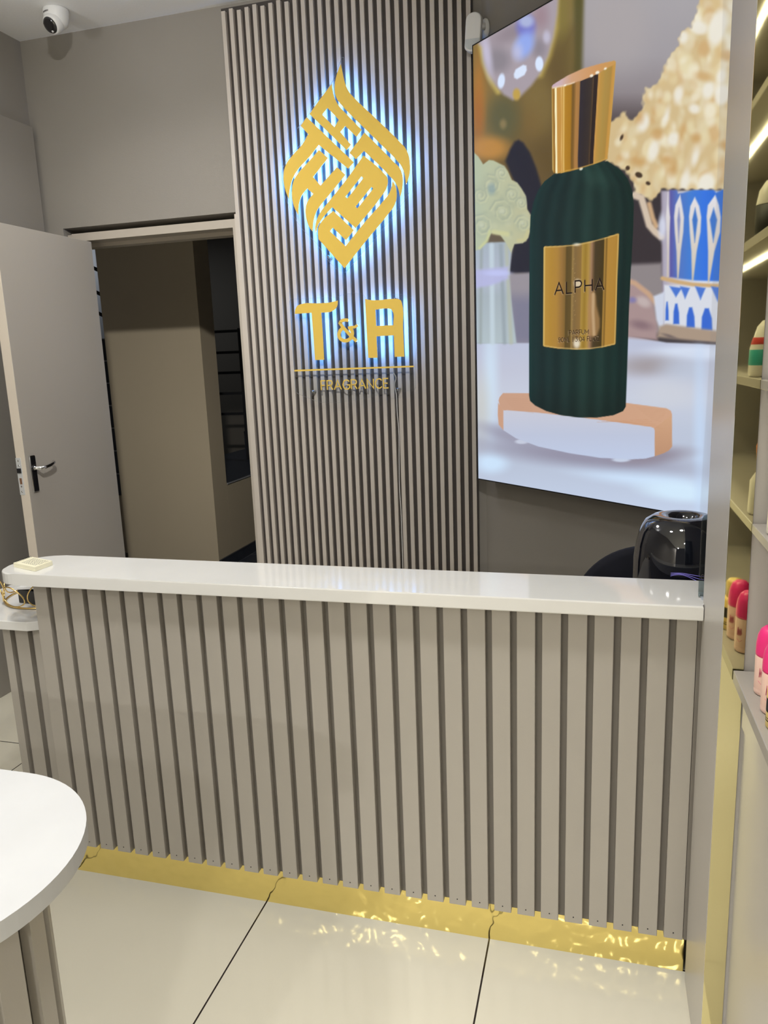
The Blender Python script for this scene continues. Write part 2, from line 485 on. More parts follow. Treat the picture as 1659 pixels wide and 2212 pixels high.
GL = {
 'A': (.80, [[(0, 0), (.40, 1), (.80, 0)], [(.14, .33), (.66, .33)]]),
 'L': (.52, [[(0, 1), (0, 0), (.52, 0)]]),
 'P': (.62, [[(0, 0), (0, 1), (.36, 1), (.54, .93), (.62, .74), (.54, .52), (.36, .44), (0, .44)]]),
 'H': (.70, [[(0, 0), (0, 1)], [(.70, 0), (.70, 1)], [(0, .5), (.70, .5)]]),
 'R': (.64, [[(0, 0), (0, 1), (.36, 1), (.54, .93), (.61, .74), (.54, .55), (.36, .47), (0, .47)], [(.36, .47), (.64, 0)]]),
 'F': (.52, [[(0, 0), (0, 1), (.52, 1)], [(0, .5), (.44, .5)]]),
 'U': (.68, [[(0, 1), (0, .32), (.10, .08), (.34, 0), (.58, .08), (.68, .32), (.68, 1)]]),
 'M': (.86, [[(0, 0), (0, 1), (.43, .3), (.86, 1), (.86, 0)]]),
 'G': (.78, [[(.76, .82), (.58, .97), (.38, 1), (.14, .88), (0, .5), (.14, .12), (.38, 0), (.62, .04), (.78, .18), (.78, .46), (.46, .46)]]),
 'N': (.72, [[(0, 0), (0, 1), (.72, 0), (.72, 1)]]),
 'C': (.74, [[(.74, .82), (.58, .97), (.38, 1), (.14, .88), (0, .5), (.14, .12), (.38, 0), (.58, .03), (.74, .18)]]),
 'E': (.54, [[(.54, 1), (0, 1), (0, 0), (.54, 0)], [(0, .5), (.46, .5)]]),
 '9': (.58, [[(.06, .06), (.30, 0), (.52, .22), (.58, .66), (.44, .96), (.22, 1), (.02, .84), (.02, .60), (.18, .44), (.38, .46), (.57, .66)]]),
 '0': (.62, [[(.31, 0), (.08, .16), (0, .5), (.08, .84), (.31, 1), (.54, .84), (.62, .5), (.54, .16), (.31, 0)]]),
 'O': (.82, [[(.41, 0), (.12, .12), (0, .5), (.12, .88), (.41, 1), (.70, .88), (.82, .5), (.70, .12), (.41, 0)]]),
 '3': (.56, [[(.02, 1), (.52, 1), (.24, .6), (.46, .54), (.56, .3), (.42, .05), (.2, 0), (0, .1)]]),
 '4': (.62, [[(.42, 0), (.42, .98), (0, .28), (.62, .28)]]),
 '.': (.10, [[(.03, 0), (.07, .05)]]),
 '|': (.10, [[(.05, -.12), (.05, 1.08)]]),
 'Z': (.58, [[(0, 1), (.58, 1), (0, 0), (.58, 0)]]),
 'I': (.10, [[(.05, 0), (.05, 1)]]),
 'K': (.64, [[(0, 0), (0, 1)], [(.62, 1), (0, .42)], [(.2, .6), (.64, 0)]]),
 'V': (.76, [[(0, 1), (.38, 0), (.76, 1)]]),
 'S': (.60, [[(.56, .86), (.36, 1), (.12, .94), (.04, .74), (.2, .56), (.44, .46), (.58, .26), (.46, .05), (.2, 0), (0, .12)]]),
 'D': (.72, [[(0, 0), (0, 1), (.36, 1), (.62, .84), (.72, .5), (.62, .16), (.36, 0), (0, 0)]]),
 'e': (.56, [[(.02, .36), (.54, .36), (.48, .58), (.28, .68), (.08, .58), (0, .34), (.08, .1), (.28, 0), (.50, .1)]]),
 'r': (.34, [[(0, 0), (0, .68)], [(0, .4), (.12, .62), (.34, .68)]]),
 'f': (.34, [[(.34, 1), (.2, .98), (.14, .84), (.14, 0)], [(0, .66), (.32, .66)]]),
 ' ': (.30, []),
}


def text_strokes(txt, gap=.22):
    """list of (char, polylines) on a unit cap height, and the total advance"""
    x = 0
    out = []
    for c in txt:
        wd, st = GL[c]
        out.append((c, [[(x + a, b) for a, b in s] for s in st]))
        x += wd + gap
    return out, x - gap


# ------------------------------------------------------------------ the setting
struct('floor', box(-2.6, 2.6, -6, 3.34, -.05, 0), 'floor')
struct('ceiling', box(-2.6, 2.6, -6, 3.42, 2.90, 2.96), 'ceiling')

bm = bmesh.new()
bx(bm, -2.62, -2.455, 3.26, 3.42, 0, 2.9)
bx(bm, -2.455, -1.552, 3.26, 3.42, 2.078, 2.9)
bx(bm, -1.552, -.40, 3.26, 3.42, 0, 2.9)
struct('wall_back', bm, 'taupe_wall')

struct('wall_left', box(-2.70, -2.57, -6, 3.26, 0, 2.9), 'taupe_wall')
struct('wall_panel_left', bevel(box(-2.569, -2.532, .4, 3.228, 0, 2.525), .0015, 1), 'taupe_wall').name = 'trim_1'

U2 = Vector((.7413, -.6712)); N2 = Vector((-.6712, -.7413))
A0 = Vector((-.477, 3.28))
bm = bmesh.new()
a, b = A0 - U2 * .04, A0 + U2 * 2.6
prism_xy(bm, [tuple(a), tuple(b), tuple(b - N2 * .1), tuple(a - N2 * .1)], 0, 2.9)
struct('wall_diagonal', bm, 'taupe_wall')

# square column with the shelving next to it
struct('wall_right', bevel(box(.219, 1.0, 1.352, 1.60, 0, 2.9), .002, 1), 'taupe_light')
struct('wall_far_right', box(2.5, 2.6, -6, 1.5, 0, 2.9), 'taupe_wall')

# door frame and door
bm = bmesh.new()
bx(bm, -2.425, -1.555, 3.278, 3.42, 2.018, 2.054)
bx(bm, -1.578, -1.5535, 3.268, 3.42, 0, 2.018)
bx(bm, -2.454, -2.425, 3.288, 3.42, 0, 2.052)
bx(bm, -1.592, -1.578, 3.36, 3.42, 0, 2.0)
bx(bm, -2.425, -1.578, 3.36, 3.42, 2.0, 2.018)
struct('trim_2', bm, 'frame_paint')

d = struct('door_1', bevel(box(-2.355, -2.31, 2.648, 3.262, .012, 2.008), .0012, 1), 'door')
obj('door_edge', box(-2.3545, -2.3105, 2.6465, 2.6482, .013, 2.007), 'door_edge', d)['label'] = 'paler painted door edge'
bm = bmesh.new(); bx(bm, -2.356, -2.331, 2.6446, 2.6466, .906, 1.064)
lp = obj('lock_plate', bm, 'zinc', d)
bm = bmesh.new(); bx(bm, -2.353, -2.335, 2.640, 2.6447, 1.000, 1.020)
obj('latch_bolt', bm, 'dark_metal', lp)
bm = bmesh.new(); bx(bm, -2.349, -2.338, 2.6440, 2.6447, .952, .978)
obj('key_slot', bm, 'key_brown', lp)
for z in (.92, .942, 1.032, 1.052):
    bm = lathe(bmesh.new(), [(0, -.0005), (.004, -.0005), (.004, 0), (0, 0)], (-2.3435, 2.6446, z), 10, 'Y')
    obj('screw', bm, 'chrome', lp)
hp = obj('handle_plate', bevel(box(-2.312, -2.302, 2.666, 2.702, .912, 1.070), .005, 3), ['chrome'], d)
obj('plate_face', bevel(box(-2.3025, -2.3012, 2.6695, 2.6985, .917, 1.065), .0006, 1), 'black_gloss', hp)
bm = bmesh.new()
lathe(bm, [(0, 0), (.010, 0), (.010, .006), (.0075, .010), (.0075, .040), (0, .042)], (-2.3012, 2.684, 1.016), 16, 'X')
tube(bm, [(-2.264, 2.680, 1.016), (-2.262, 2.705, 1.017), (-2.262, 2.735, 1.021), (-2.266, 2.765, 1.028), (-2.276, 2.778, 1.030)], .0075, 10)
obj('lever', bm, 'chrome', d)

# slatted feature wall
sw = thing('slat_wall_panel', (-1.0, 3.245, 0), 'vertical taupe slatted wall panel behind the gold signs', 'wall panel')
obj('backing', box(-1.5515, -.4875, 3.252, 3.259, 0, 2.885), 'slat_back_shade', sw)
bm = bmesh.new()
for i in range(30):
    xr = -1.526 + i * .0356
    x0 = xr - (.0172 if i else .0255)
    x0 = xr - .0172
    z1 = 2.868 + .006 * math.sin(i * 2.1)
    bx(bm, x0, xr, 3.235, 3.2535, 0, z1)
obj('slats', bm, 'slat_face', sw)
obj('side_batten', box(-1.5515, -1.5435, 3.237, 3.2595, 0, 2.066), 'slat_face', sw)

# ------------------------------------------------------------------ stair hall beyond the door
struct('floor_hall', box(-4.6, -.4, 3.342, 8.2, -.05, 0), 'floor_hall')
bm = bmesh.new()
bx(bm, -3.235, -2.51, 4.60, 4.80, 0, 2.9)
struct('wall_hall_column', bm, 'tan_wall').name = 'wall_hall'
struct('wall_hall_low', box(-2.60, -2.51, 4.801, 7.398, 0, .592), 'tan_wall')
struct('wall_hall_high', box(-2.60, -2.51, 4.801, 7.398, 2.35, 2.9), 'tan_wall')
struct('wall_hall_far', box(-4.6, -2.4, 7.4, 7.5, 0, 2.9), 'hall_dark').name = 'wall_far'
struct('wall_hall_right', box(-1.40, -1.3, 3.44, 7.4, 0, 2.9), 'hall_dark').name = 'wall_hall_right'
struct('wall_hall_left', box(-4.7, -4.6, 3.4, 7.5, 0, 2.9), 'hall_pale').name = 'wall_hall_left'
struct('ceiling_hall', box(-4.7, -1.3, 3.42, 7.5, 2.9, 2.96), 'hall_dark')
bm = bmesh.new()
bx(bm, -2.509, -2.499, 4.60, 7.4, 0, .075, 0)
for k in range(9):
    bx(bm, -2.4995, -2.4985, 4.62 + k * .32, 4.628 + k * .32, 0, .075, 1)
bx(bm, -2.509, -2.496, 4.60, 7.4, .075, .082, 1)
struct('baseboard_hall', bm, ['slate', 'grout'])

st = thing('staircase', (-3.5, 6, 0), 'dark tiled staircase and landing beyond the open door', 'staircase')
bm = bmesh.new()
bx(bm, -3.30, -2.602, 4.81, 7.39, .50, .60)
bx(bm, -2.602, -2.505, 4.803, 7.39, .5935, .602)
for k in range(7):
    bx(bm, -3.30, -2.73, 6.75 + k * .09, 7.39, .60 + k * .17, .60 + (k + 1) * .17)
obj('landing', bm, 'slate', st)
bm = bmesh.new()
for k in range(7):
    bx(bm, -4.55, -3.31, 4.98 + k * .05, 5.45, .46 + k * .17, .46 + (k + 1) * .17)
obj('flight', bm, 'slate', st)
bm = bmesh.new()
for k in range(7):
    bx(bm, -4.55, -3.31, 4.975 + k * .05, 4.982 + k * .05, .46 + (k + 1) * .17 - .006, .46 + (k + 1) * .17 + .001)
bx(bm, -2.506, -2.502, 4.80, 7.39, .584, .594)
obj('nosing', bm, 'grout', st)
obj('flight_wall', box(-4.55, -3.31, 5.0, 5.44, 0, .459), 'tan_wall', st)
rl = thing('stair_railing', (-2.9, 6.0, .6), 'black stair railing with five horizontal bars on the landing', 'railing')
bm = bmesh.new()
bx(bm, -2.915, -2.88, 5.98, 6.02, .602, 1.71)
obj('post', bm, 'rail', rl)
obj('post', box(-3.29, -3.26, 5.98, 6.02, .602, 1.71), 'rail', rl)
for z in (1.69, 1.515, 1.345, 1.17, .995):
    obj('bar', box(-3.26, -2.915, 5.99, 6.012, z - .011, z + .011), 'rail', rl)
r2 = thing('handrail', (-3.9, 5.0, 1.7), 'sloping black handrail seen in the gap beside the door hinge', 'handrail')
for k, z in enumerate((2.19, 2.02, 1.87)):
    bm = bmesh.new()
    tube(bm, [(-4.5, 5.0, z + .42), (-3.32, 5.0, z - .16)], .013, 8)
    obj('bar', bm, 'rail', r2)
obj('post', box(-4.52, -4.48, 4.985, 5.015, 1.64, 2.62), 'rail', r2)

# ------------------------------------------------------------------ counter
ct = thing('reception_counter', (-.6, 1.68, 0), 'long taupe slatted reception counter with white stone top and gold plinth', 'counter')
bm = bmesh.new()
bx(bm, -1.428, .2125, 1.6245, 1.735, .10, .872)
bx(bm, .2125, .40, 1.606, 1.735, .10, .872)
obj('carcass', bm, 'taupe_shade', ct)
bm = bmesh.new()
for i in range(30):
    x0 = -1.431 + i * .05525
    prism_xy(bm, [(x0 + .001, 1.6065), (x0 + .0395, 1.6065), (x0 + .0405, 1.6075), (x0 + .0405, 1.6246), (x0, 1.6246), (x0, 1.6075)], .098, .871)
bm2 = bm
obj('slatted_front', bm, 'taupe', ct)
obj('side_panel', box(-1.4325, -1.4275, 1.6246, 1.735, .098, .871), 'taupe', ct)
for i in range(30):
    x0 = -1.431 + i * .05525 + .020
    bm = lathe(bmesh.new(), [(0, -.0004), (.0016, -.0004), (.0016, .0002), (0, .0002)], (x0, 1.6065, .113), 8, 'Y')
    obj('screw', bm, 'black', ct)


def rounded(pts_r, n=8):
    """polygon with rounded corners: [(x, y, r)]"""
    out = []
    N = len(pts_r)
    for i, (x, y, r) in enumerate(pts_r):
        if r <= 0:
            out.append((x, y)); continue
        p = Vector((x, y)); a = (Vector(pts_r[i - 1][:2]) - p).normalized(); b = (Vector(pts_r[(i + 1) % N][:2]) - p).normalized()
        ang = a.angle(b)
        dd = r / math.tan(ang / 2)
        s, e = p + a * dd, p + b * dd
        c = p + (a + b).normalized() * (r / math.sin(ang / 2))
        a0 = math.atan2(*(s - c).yx); a1 = math.atan2(*(e - c).yx)
        da = (a1 - a0 + math.pi) % (2 * math.pi) - math.pi
        for k in range(n + 1):
            t = a0 + da * k / n
            out.append((c.x + r * math.cos(t), c.y + r * math.sin(t)))
    return out


bm = bmesh.new()
prism_xy(bm, rounded([(-1.533, 1.573, .07), (.2175, 1.573, 0), (.2175, 1.592, .0), (.224, 1.603, 0), (.41, 1.603, 0), (.41, 1.760, 0), (-1.533, 1.766, .09)]), .8725, .904)
bmesh.ops.bevel(bm, geom=[e for e in bm.edges if abs(e.verts[0].co.z - e.verts[1].co.z) < 1e-6], offset=.003, segments=2, affect='EDGES', profile=.5)
obj('worktop', bm, 'quartz', ct)
bm = bmesh.new()
prism_xy(bm, [(-1.4285, 1.6245), (.2175, 1.6245), (.2175, 1.735), (-1.434, 1.735), (-1.434, 1.629)], 0, .0995)
obj('plinth', bm, 'brass', ct)['label'] = 'gold mirror kick plate'
obj('work_surface', box(-1.40, .42, 1.736, 2.16, .725, .755), 'taupe', ct)
obj('support_panel', box(-1.40, -1.375, 1.736, 2.15, 0, .725), 'taupe', ct)
obj('support_panel', box(.38, .405, 1.736, 2.10, 0, .725), 'taupe', ct)

# lower return counter on the left
rc = thing('return_counter', (-1.6, 1.9, 0), 'lower white topped slatted counter at the left end of the reception counter', 'counter')
obj('carcass', box(-1.590, -1.436, 1.664, 1.98, .098, .725), 'taupe_shade', rc)
bm = bmesh.new()
prism_xy(bm, [(-1.4355, 1.640), (-1.4355, 1.98), (-1.598, 1.98), (-1.598, 1.668), (-1.470, 1.662)], 0, .0975)
obj('plinth', bm, 'brass', rc)['label'] = 'gold mirror kick plate'
bm = bmesh.new()
for x1 in (-1.4985, -1.555, -1.436):
    pass
for x0, x1 in ((-1.548, -1.506), (-1.590, -1.5655), (-1.489, -1.447)):
    bx(bm, x0, x1, 1.648, 1.6642, .098, .724)
bx(bm, -1.596, -1.590, 1.662, 1.98, .098, .724)
obj('slatted_front', bm, 'taupe', rc)
bm = bmesh.new()
prism_xy(bm, [(-1.80, 1.622), (-1.483, 1.622), (-1.4365, 1.648), (-1.4365, 2.0), (-1.80, 2.0)], .7255, .7515)
bmesh.ops.bevel(bm, geom=[e for e in bm.edges if abs(e.verts[0].co.z - e.verts[1].co.z) < 1e-6], offset=.002, segments=2, affect='EDGES', profile=.5)
obj('worktop', bm, 'quartz', rc)
obj('leg', box(-1.79, -1.75, 1.92, 1.98, 0, .7255), 'taupe', rc)

# foreground table
tb = thing('display_table', (-1.3, .735, 0), 'white topped round ended display table in the lower left foreground', 'table')
tc_, tr = (-.922, .735), .231


def stadium(cx, cy, r, x_left, n=40):
    pts = [(cx + r * math.cos(t), cy + r * math.sin(t)) for t in [(-math.pi / 2) + math.pi * k / n for k in range(n + 1)]]
    pts += [(x_left + r * math.cos(t), cy + r * math.sin(t)) for t in [math.pi / 2 + math.pi * k / n for k in range(n + 1)]]
    return pts


bm = bmesh.new()
prism_xy(bm, stadium(tc_[0], tc_[1], tr, -1.75), .722, .750)
bmesh.ops.bevel(bm, geom=[e for e in bm.edges if abs(e.verts[0].co.z - e.verts[1].co.z) < 1e-6], offset=.0025, segments=2, affect='EDGES', profile=.5)
obj('tabletop', bm, 'quartz_matte', tb)
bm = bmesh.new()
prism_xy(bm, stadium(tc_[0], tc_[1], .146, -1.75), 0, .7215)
obj('pedestal', bm, 'taupe_shade', tb)
bm = bmesh.new()


def slat_at(bm, p, t, wd, th, z0, z1):
    t = t.normalized(); n = Vector((t.y, -t.x))
    q = [p - t * wd / 2, p + t * wd / 2, p + t * wd / 2 + n * th, p - t * wd / 2 + n * th]
    prism_xy(bm, [tuple(v) for v in q], z0, z1)


rp = .146
per = math.pi * rp
for k in range(8):
    th = -math.pi / 2 + (k + .72) / 8 * math.pi
    p = Vector((tc_[0] + rp * math.cos(th), tc_[1] + rp * math.sin(th)))
    slat_at(bm, p, Vector((-math.sin(th), math.cos(th))), .040, .016, .0, .721)
for k in range(14):
    x = tc_[0] - .03 - k * .0565
    slat_at(bm, Vector((x, tc_[1] - rp)), Vector((1, 0)), .041, .016, 0, .721)
    slat_at(bm, Vector((x, tc_[1] + rp)), Vector((-1, 0)), .041, .016, 0, .721)
obj('slatted_side', bm, 'taupe', tb)

# ------------------------------------------------------------------ gold signs
es = thing('emblem_sign', (-1.0, 3.19, 2.0), 'gold flame shaped calligraphy emblem with blue backlight on the slatted wall', 'sign')


def plate(name, loop, y, th, parent, m='acrylic'):
    me = flat_shape([loop], y, th)
    o = obj(name, me, [m, 'acrylic_edge'], parent)
    for f in o.data.polygons:
        if abs(f.normal.y) < .5:
            f.material_index = 1
    return o


YF = 3.184
plate('acrylic_panel', D['emblem_plate'], YF, .005, es)
for k, lp in enumerate(D['emblem']):
    e = obj('gold_shape', flat_shape(lp, YF - .0014, .0012), 'gold_vinyl', es)
    loops = [inset_loop(hermite(lp[0]), .0024)] + [inset_loop(hermite(h), -.0032) for h in lp[1:]]
    obj('led_backing', flat_shape(loops, YF + .0055, .0006, smooth=False), 'led', e)


def standoffs(pts, parent):
    for x, z in pts:
        bm = bmesh.new()
        lathe(bm, [(0, 0), (.006, 0), (.006, .048), (0, .048)], (x, YF + .0052, z), 12, 'Y')
        obj('standoff', bm, 'chrome', parent)


standoffs([(-1.526 - .0086 + .0356 * 14, 2.52), (-1.526 - .0086 + .0356 * 12, 1.85), (-1.526 - .0086 + .0356 * 9, 2.13), (-1.526 - .0086 + .0356 * 20, 2.15)], es)

ls = thing('lettering_sign', (-1.0, 3.19, 1.5), 'gold T and A lettering sign on clear acrylic below the emblem', 'sign')
plate('acrylic_panel', D['name_plate'], YF, .005, ls)
for nm in ('letterT', 'letterA'):
    e = obj('letter', flat_shape(D[nm], YF - .0014, .0012), 'gold_vinyl', ls)
    obj('led_backing', flat_shape([inset_loop(hermite(D[nm][0]), .004)] + [inset_loop(hermite(h), -.004) for h in D[nm][1:]], YF + .0055, .0006, smooth=False), 'led', e)
bm = bmesh.new()
for q_, (key, wd) in enumerate((('amp_a', .0140), ('amp_b', .0150), ('amp_c', .0115))):
    ribbon(bm, hermite(D[key], closed=False, lim=60), wd, YF - .0014 - .00012 * q_, YF - .0002)
e = obj('ampersand', bm, 'gold_vinyl', ls)
bm = bmesh.new()
for key in ('amp_a', 'amp_b', 'amp_c'):
    ribbon(bm, hermite(D[key], closed=False, lim=60), .0045, YF + .0055, YF + .0061)
obj('led_backing', bm, 'led', e)
obj('underline', flat_shape([D['rule']], YF - .0014, .0012, smooth=False), 'gold_vinyl', ls)
b0, b1, t0, t1 = [Vector(p) for p in D['frag']]
st_, adv = text_strokes('FRAGRANCE', .20)
hh = ((t0 - b0).length + (t1 - b1).length) / 2
bd = (b1 - b0)
for c, strokes in st_:
    bm = bmesh.new()
    for s in strokes:
        ribbon(bm, [tuple(b0 + bd * (x / adv) + Vector((0, 1)) * (y * hh)) for x, y in s], 0.0050, YF - .0014, YF - .0002)
    obj('letter', bm, 'gold_vinyl', ls)
standoffs([(-1.526 - .0086 + .0356 * 9, 1.285), (-1.526 - .0086 + .0356 * 20, 1.285), (-1.526 - .0086 + .0356 * 9, 1.66), (-1.526 - .0086 + .0356 * 20, 1.66)], ls)

bm = bmesh.new()
wp = [(-.835, 3.192, 1.39), (-.840, 3.196, 1.36), (-.832, 3.205, 1.335), (-.842, 3.22, 1.31), (-.838, 3.228, 1.26), (-.838, 3.230, 1.186), (-.834, 3.231, 1.115), (-.837, 3.231, .961), (-.839, 3.231, .836), (-.836, 3.231, .751), (-.8355, 3.231, .644), (-.836, 3.231, .40), (-.836, 3.231, .02)]
xs = hermite([(p[0], p[2]) for p in wp], 4, False, 80)
ys = np.interp([-q[1] for q in xs], [-p[2] for p in wp], [p[1] for p in wp])
tube(bm, [(q[0], float(y), q[1]) for q, y in zip(xs, ys)], .0019, 6)
tag(obj('sign_cable', bm, 'cable_white'), 'thin pale cable hanging down the slatted wall below the letter A', 'cable')

# ------------------------------------------------------------------ backlit poster box
P0 = Vector(D['disp']['p0']); PU = Vector(D['disp']['u']); PN = Vector(D['disp']['n'])
UA, UB, ZA, ZB = .087, 1.325, .906, 2.566
lb = thing('lightbox', tuple(P0 + PU * .7), 'large backlit perfume poster lightbox on the angled wall', 'lightbox')


def uvz(u, n, z):
    return P0 + PU * u + PN * n + Vector((0, 0, z))


bm = bmesh.new()


def obox(bm, u0, u1, n0, n1, z0, z1):
    v = [bm.verts.new(uvz(u, n, z)) for u, n, z in ((u0, n0, z0), (u1, n0, z0), (u1, n1, z0), (u0, n1, z0), (u0, n0, z1), (u1, n0, z1), (u1, n1, z1), (u0, n1, z1))]
    for f in ((0, 3, 2, 1), (4, 5, 6, 7), (0, 1, 5, 4), (1, 2, 6, 5), (2, 3, 7, 6), (3, 0, 4, 7)):
        bm.faces.new([v[i] for i in f])


obox(bm, UA, UB, -.089, -.002, ZA, ZB)
obj('case', bm, 'dark_metal', lb)
bm = bmesh.new()
for a in ((UA - .004, UA, ZA - .004, ZB + .004), (UB, UB + .004, ZA - .004, ZB + .004)):
    obox(bm, a[0], a[1], -.089, .0015, a[2], a[3])
for a in ((UA, UB, ZA - .004, ZA), (UA, UB, ZB, ZB + .004)):
    obox(bm, a[0], a[1], -.089, .0015, a[2], a[3])
obj('frame', bm, 'dark_metal', lb)

# printed picture of the poster: one mesh on the lightbox face, colour per vertex
NU, NZ = 440, 640
us = np.linspace(UA, UB, NU + 1); zs = np.linspace(ZA, ZB, NZ + 1)
UU, ZZ = np.meshgrid(us, zs)
Hm = np.array(D['H'])
den = Hm[2, 0] * UU + Hm[2, 1] * ZZ + Hm[2, 2]
X = (Hm[0, 0] * UU + Hm[0, 1] * ZZ + Hm[0, 2]) / den     # print coordinates of the artwork
Y = (Hm[1, 0] * UU + Hm[1, 1] * ZZ + Hm[1, 2]) / den
X = X.ravel(); Y = Y.ravel()
IMG = np.zeros((X.size, 3))


def sdist(poly):
    P = np.array(poly, float)
    m = (X > P[:, 0].min() - 60) & (X < P[:, 0].max() + 60) & (Y > P[:, 1].min() - 60) & (Y < P[:, 1].max() + 60)
    out = np.full(X.size, 1e3)
    x, y = X[m], Y[m]
    d = np.full(x.size, 1e9); ins = np.zeros(x.size, bool)
    for i in range(len(P)):
        x1, y1 = P[i - 1]; x2, y2 = P[i]
        dx, dy = x2 - x1, y2 - y1
        t = np.clip(((x - x1) * dx + (y - y1) * dy) / (dx * dx + dy * dy + 1e-9), 0, 1)
        d = np.minimum(d, np.hypot(x - x1 - t * dx, y - y1 - t * dy))
        c = ((y1 > y) != (y2 > y))
        xi = x1 + (y - y1) * dx / (dy if abs(dy) > 1e-9 else 1e-9)
        ins ^= c & (x < xi)
    out[m] = np.where(ins, -d, d)
    return out


def blend(mask, col):
    c = np.array(col, float)
    IMG[:] = IMG * (1 - mask[:, None]) + (c if c.ndim == 2 else c[None]) * mask[:, None]


def soft(d, s):
    t = np.clip(.5 - d / (2 * s), 0, 1)
    return t * t * (3 - 2 * t)


def poly(pts, col, s=.8, a=1.0):
    blend(soft(sdist(pts), s) * a, col)


def ell(cx, cy, rx, ry, col, s=3.0, a=1.0, rot=0.0):
    c, sn = math.cos(rot), math.sin(rot)
    x = (X - cx) * c + (Y - cy) * sn; y = -(X - cx) * sn + (Y - cy) * c
    k = np.hypot(x / rx, y / ry)
    blend(soft((k - 1) * min(rx, ry), s) * a, col)


def stroke(pts, hw, col, s=.8, a=1.0, closed=False):
    d = np.full(X.size, 1e3)
    P = list(pts) + ([pts[0]] if closed else [])
    xs_ = [p[0] for p in P]; ys_ = [p[1] for p in P]
    m = (X > min(xs_) - hw - 30) & (X < max(xs_) + hw + 30) & (Y > min(ys_) - hw - 30) & (Y < max(ys_) + hw + 30)
    x, y = X[m], Y[m]
    dd = np.full(x.size, 1e3)
    for (x1, y1), (x2, y2) in zip(P, P[1:]):
        dx, dy = x2 - x1, y2 - y1
        t = np.clip(((x - x1) * dx + (y - y1) * dy) / (dx * dx + dy * dy + 1e-9), 0, 1)
        dd = np.minimum(dd, np.hypot(x - x1 - t * dx, y - y1 - t * dy))
    d[m] = dd
    blend(soft(d - hw, s) * a, col)


def stops(t, st):
    ts = [q[0] for q in st]
    return np.stack([np.interp(t, ts, [q[1][k] for q in st]) for k in range(3)], 1)


def zpts(pts, ox, oy, s):
    return [(ox + a / s, oy + b / s) for a, b in pts]


# --- out of focus backdrop
blend(np.ones(X.size), stops(Y, [(0, (128, 110, 62)), (200, (118, 98, 56)), (420, (100, 80, 48)), (600, (100, 95, 90))]))
poly([(1262, -60), (1700, -60), (1700, 760), (1230, 760), (1250, 200)], stops(Y, [(0, (166, 162, 166)), (120, (158, 153, 158)), (200, (140, 132, 136)), (250, (92, 82, 84)), (300, (58, 50, 52)), (480, (60, 54, 58)), (600, (70, 64, 68))]), 5)
ell(1330, 60, 70, 90, (170, 163, 164), 40, .7)
poly([(1240, -40), (1262, -40), (1258, 150), (1246, 260), (1232, 250), (1240, 120)], (78, 74, 36), 8, .85)
ell(1216, 60, 14, 110, (130, 118, 58), 12, .6, -.1)
poly([(1180, 110), (1240, 60), (1238, 330), (1190, 420), (1150, 330)], (92, 74, 42), 26, .7)
ell(1170, 230, 30, 60, (128, 108, 62), 20, .7)
ell(1050, 260, 40, 90, (150, 120, 66), 25, .6)
ell(1086, 255, 34, 52, (92, 90, 62), 22, .95)
ell(1034, 200, 12, 80, (178, 118, 52), 12, .8)
ell(1034, 250, 10, 45, (160, 100, 44), 10, .8)
ell(1056, 320, 42, 24, (186, 134, 66), 14, .95)
ell(1150, 265, 18, 30, (120, 96, 54), 14, .6)
ell(1087, 268, 7, 10, (150, 130, 88), 5, .7)
globe = [(1034, 96), (1042, 102), (1046, 130), (1056, 160), (1070, 185), (1088, 205), (1108, 216), (1125, 208), (1148, 185), (1168, 158), (1184, 122), (1196, 80), (1204, 30), (1208, -20), (1080, -20), (1034, 60)]
stroke([(1200, -10), (1198, 60), (1184, 118), (1166, 160)], 7, (186, 164, 84), 9, .95)
stroke([(1040, 100), (1046, 135), (1058, 168), (1076, 198)], 6, (188, 168, 90), 6, .9)
poly(globe, (166, 155, 164), 6)
ell(1075, 130, 26, 26, (132, 126, 134), 16, .8)
ell(1165, 105, 14, 20, (130, 124, 134), 12, .7)
ell(1105, 70, 40, 16, (136, 124, 132), 14, .7, -.5)
ell(1168, 35, 16, 26, (150, 120, 130), 14, .6)
ell(1052, 118, 9, 44, (196, 190, 212), 8, .9, -.15)
ell(1136, 58, 20, 26, (112, 116, 204), 10, .85)
ell(1137, 46, 15, 13, (172, 182, 218), 7, .95)
ell(1132, 98, 19, 30, (146, 170, 238), 10, .95, .45)
ell(1118, 112, 10, 16, (206, 200, 220), 10, .6)
ell(1181, 80, 7.5, 13, (190, 186, 206), 5, .95)
ell(1083, 175, 7.6, 16, (214, 228, 252), 2.4, 1, .12)
poly([(1110, 160), (1114, 150), (1130, 140), (1137, 142), (1138, 152), (1133, 162), (1117, 171), (1111, 168)], (216, 228, 250), 2.5)
ell(1165, 138, 8.6, 16, (216, 230, 254), 2.2)
ell(1116, 204, 8, 12.5, (190, 158, 76), 3.5)
# dark opening behind
poly([(1092, 348), (1102, 322), (1112, 306), (1120, 302), (1130, 308), (1145, 330), (1158, 362), (1172, 410), (1172, 590), (1098, 590), (1112, 520), (1130, 430), (1106, 382)], (34, 34, 48), 5)
poly([(1368, 400), (1430, 418), (1430, 572), (1340, 585), (1340, 420)], (54, 47, 52), 5)
poly([(1098, 592), (1160, 588), (1160, 745), (1098, 745)], (150, 144, 152), 5)
poly([(1098, 640), (1160, 640), (1160, 745), (1098, 745)], (118, 118, 142), 22, .8)
poly([(1340, 572), (1430, 568), (1440, 720), (1340, 720)], (140, 132, 134), 7)
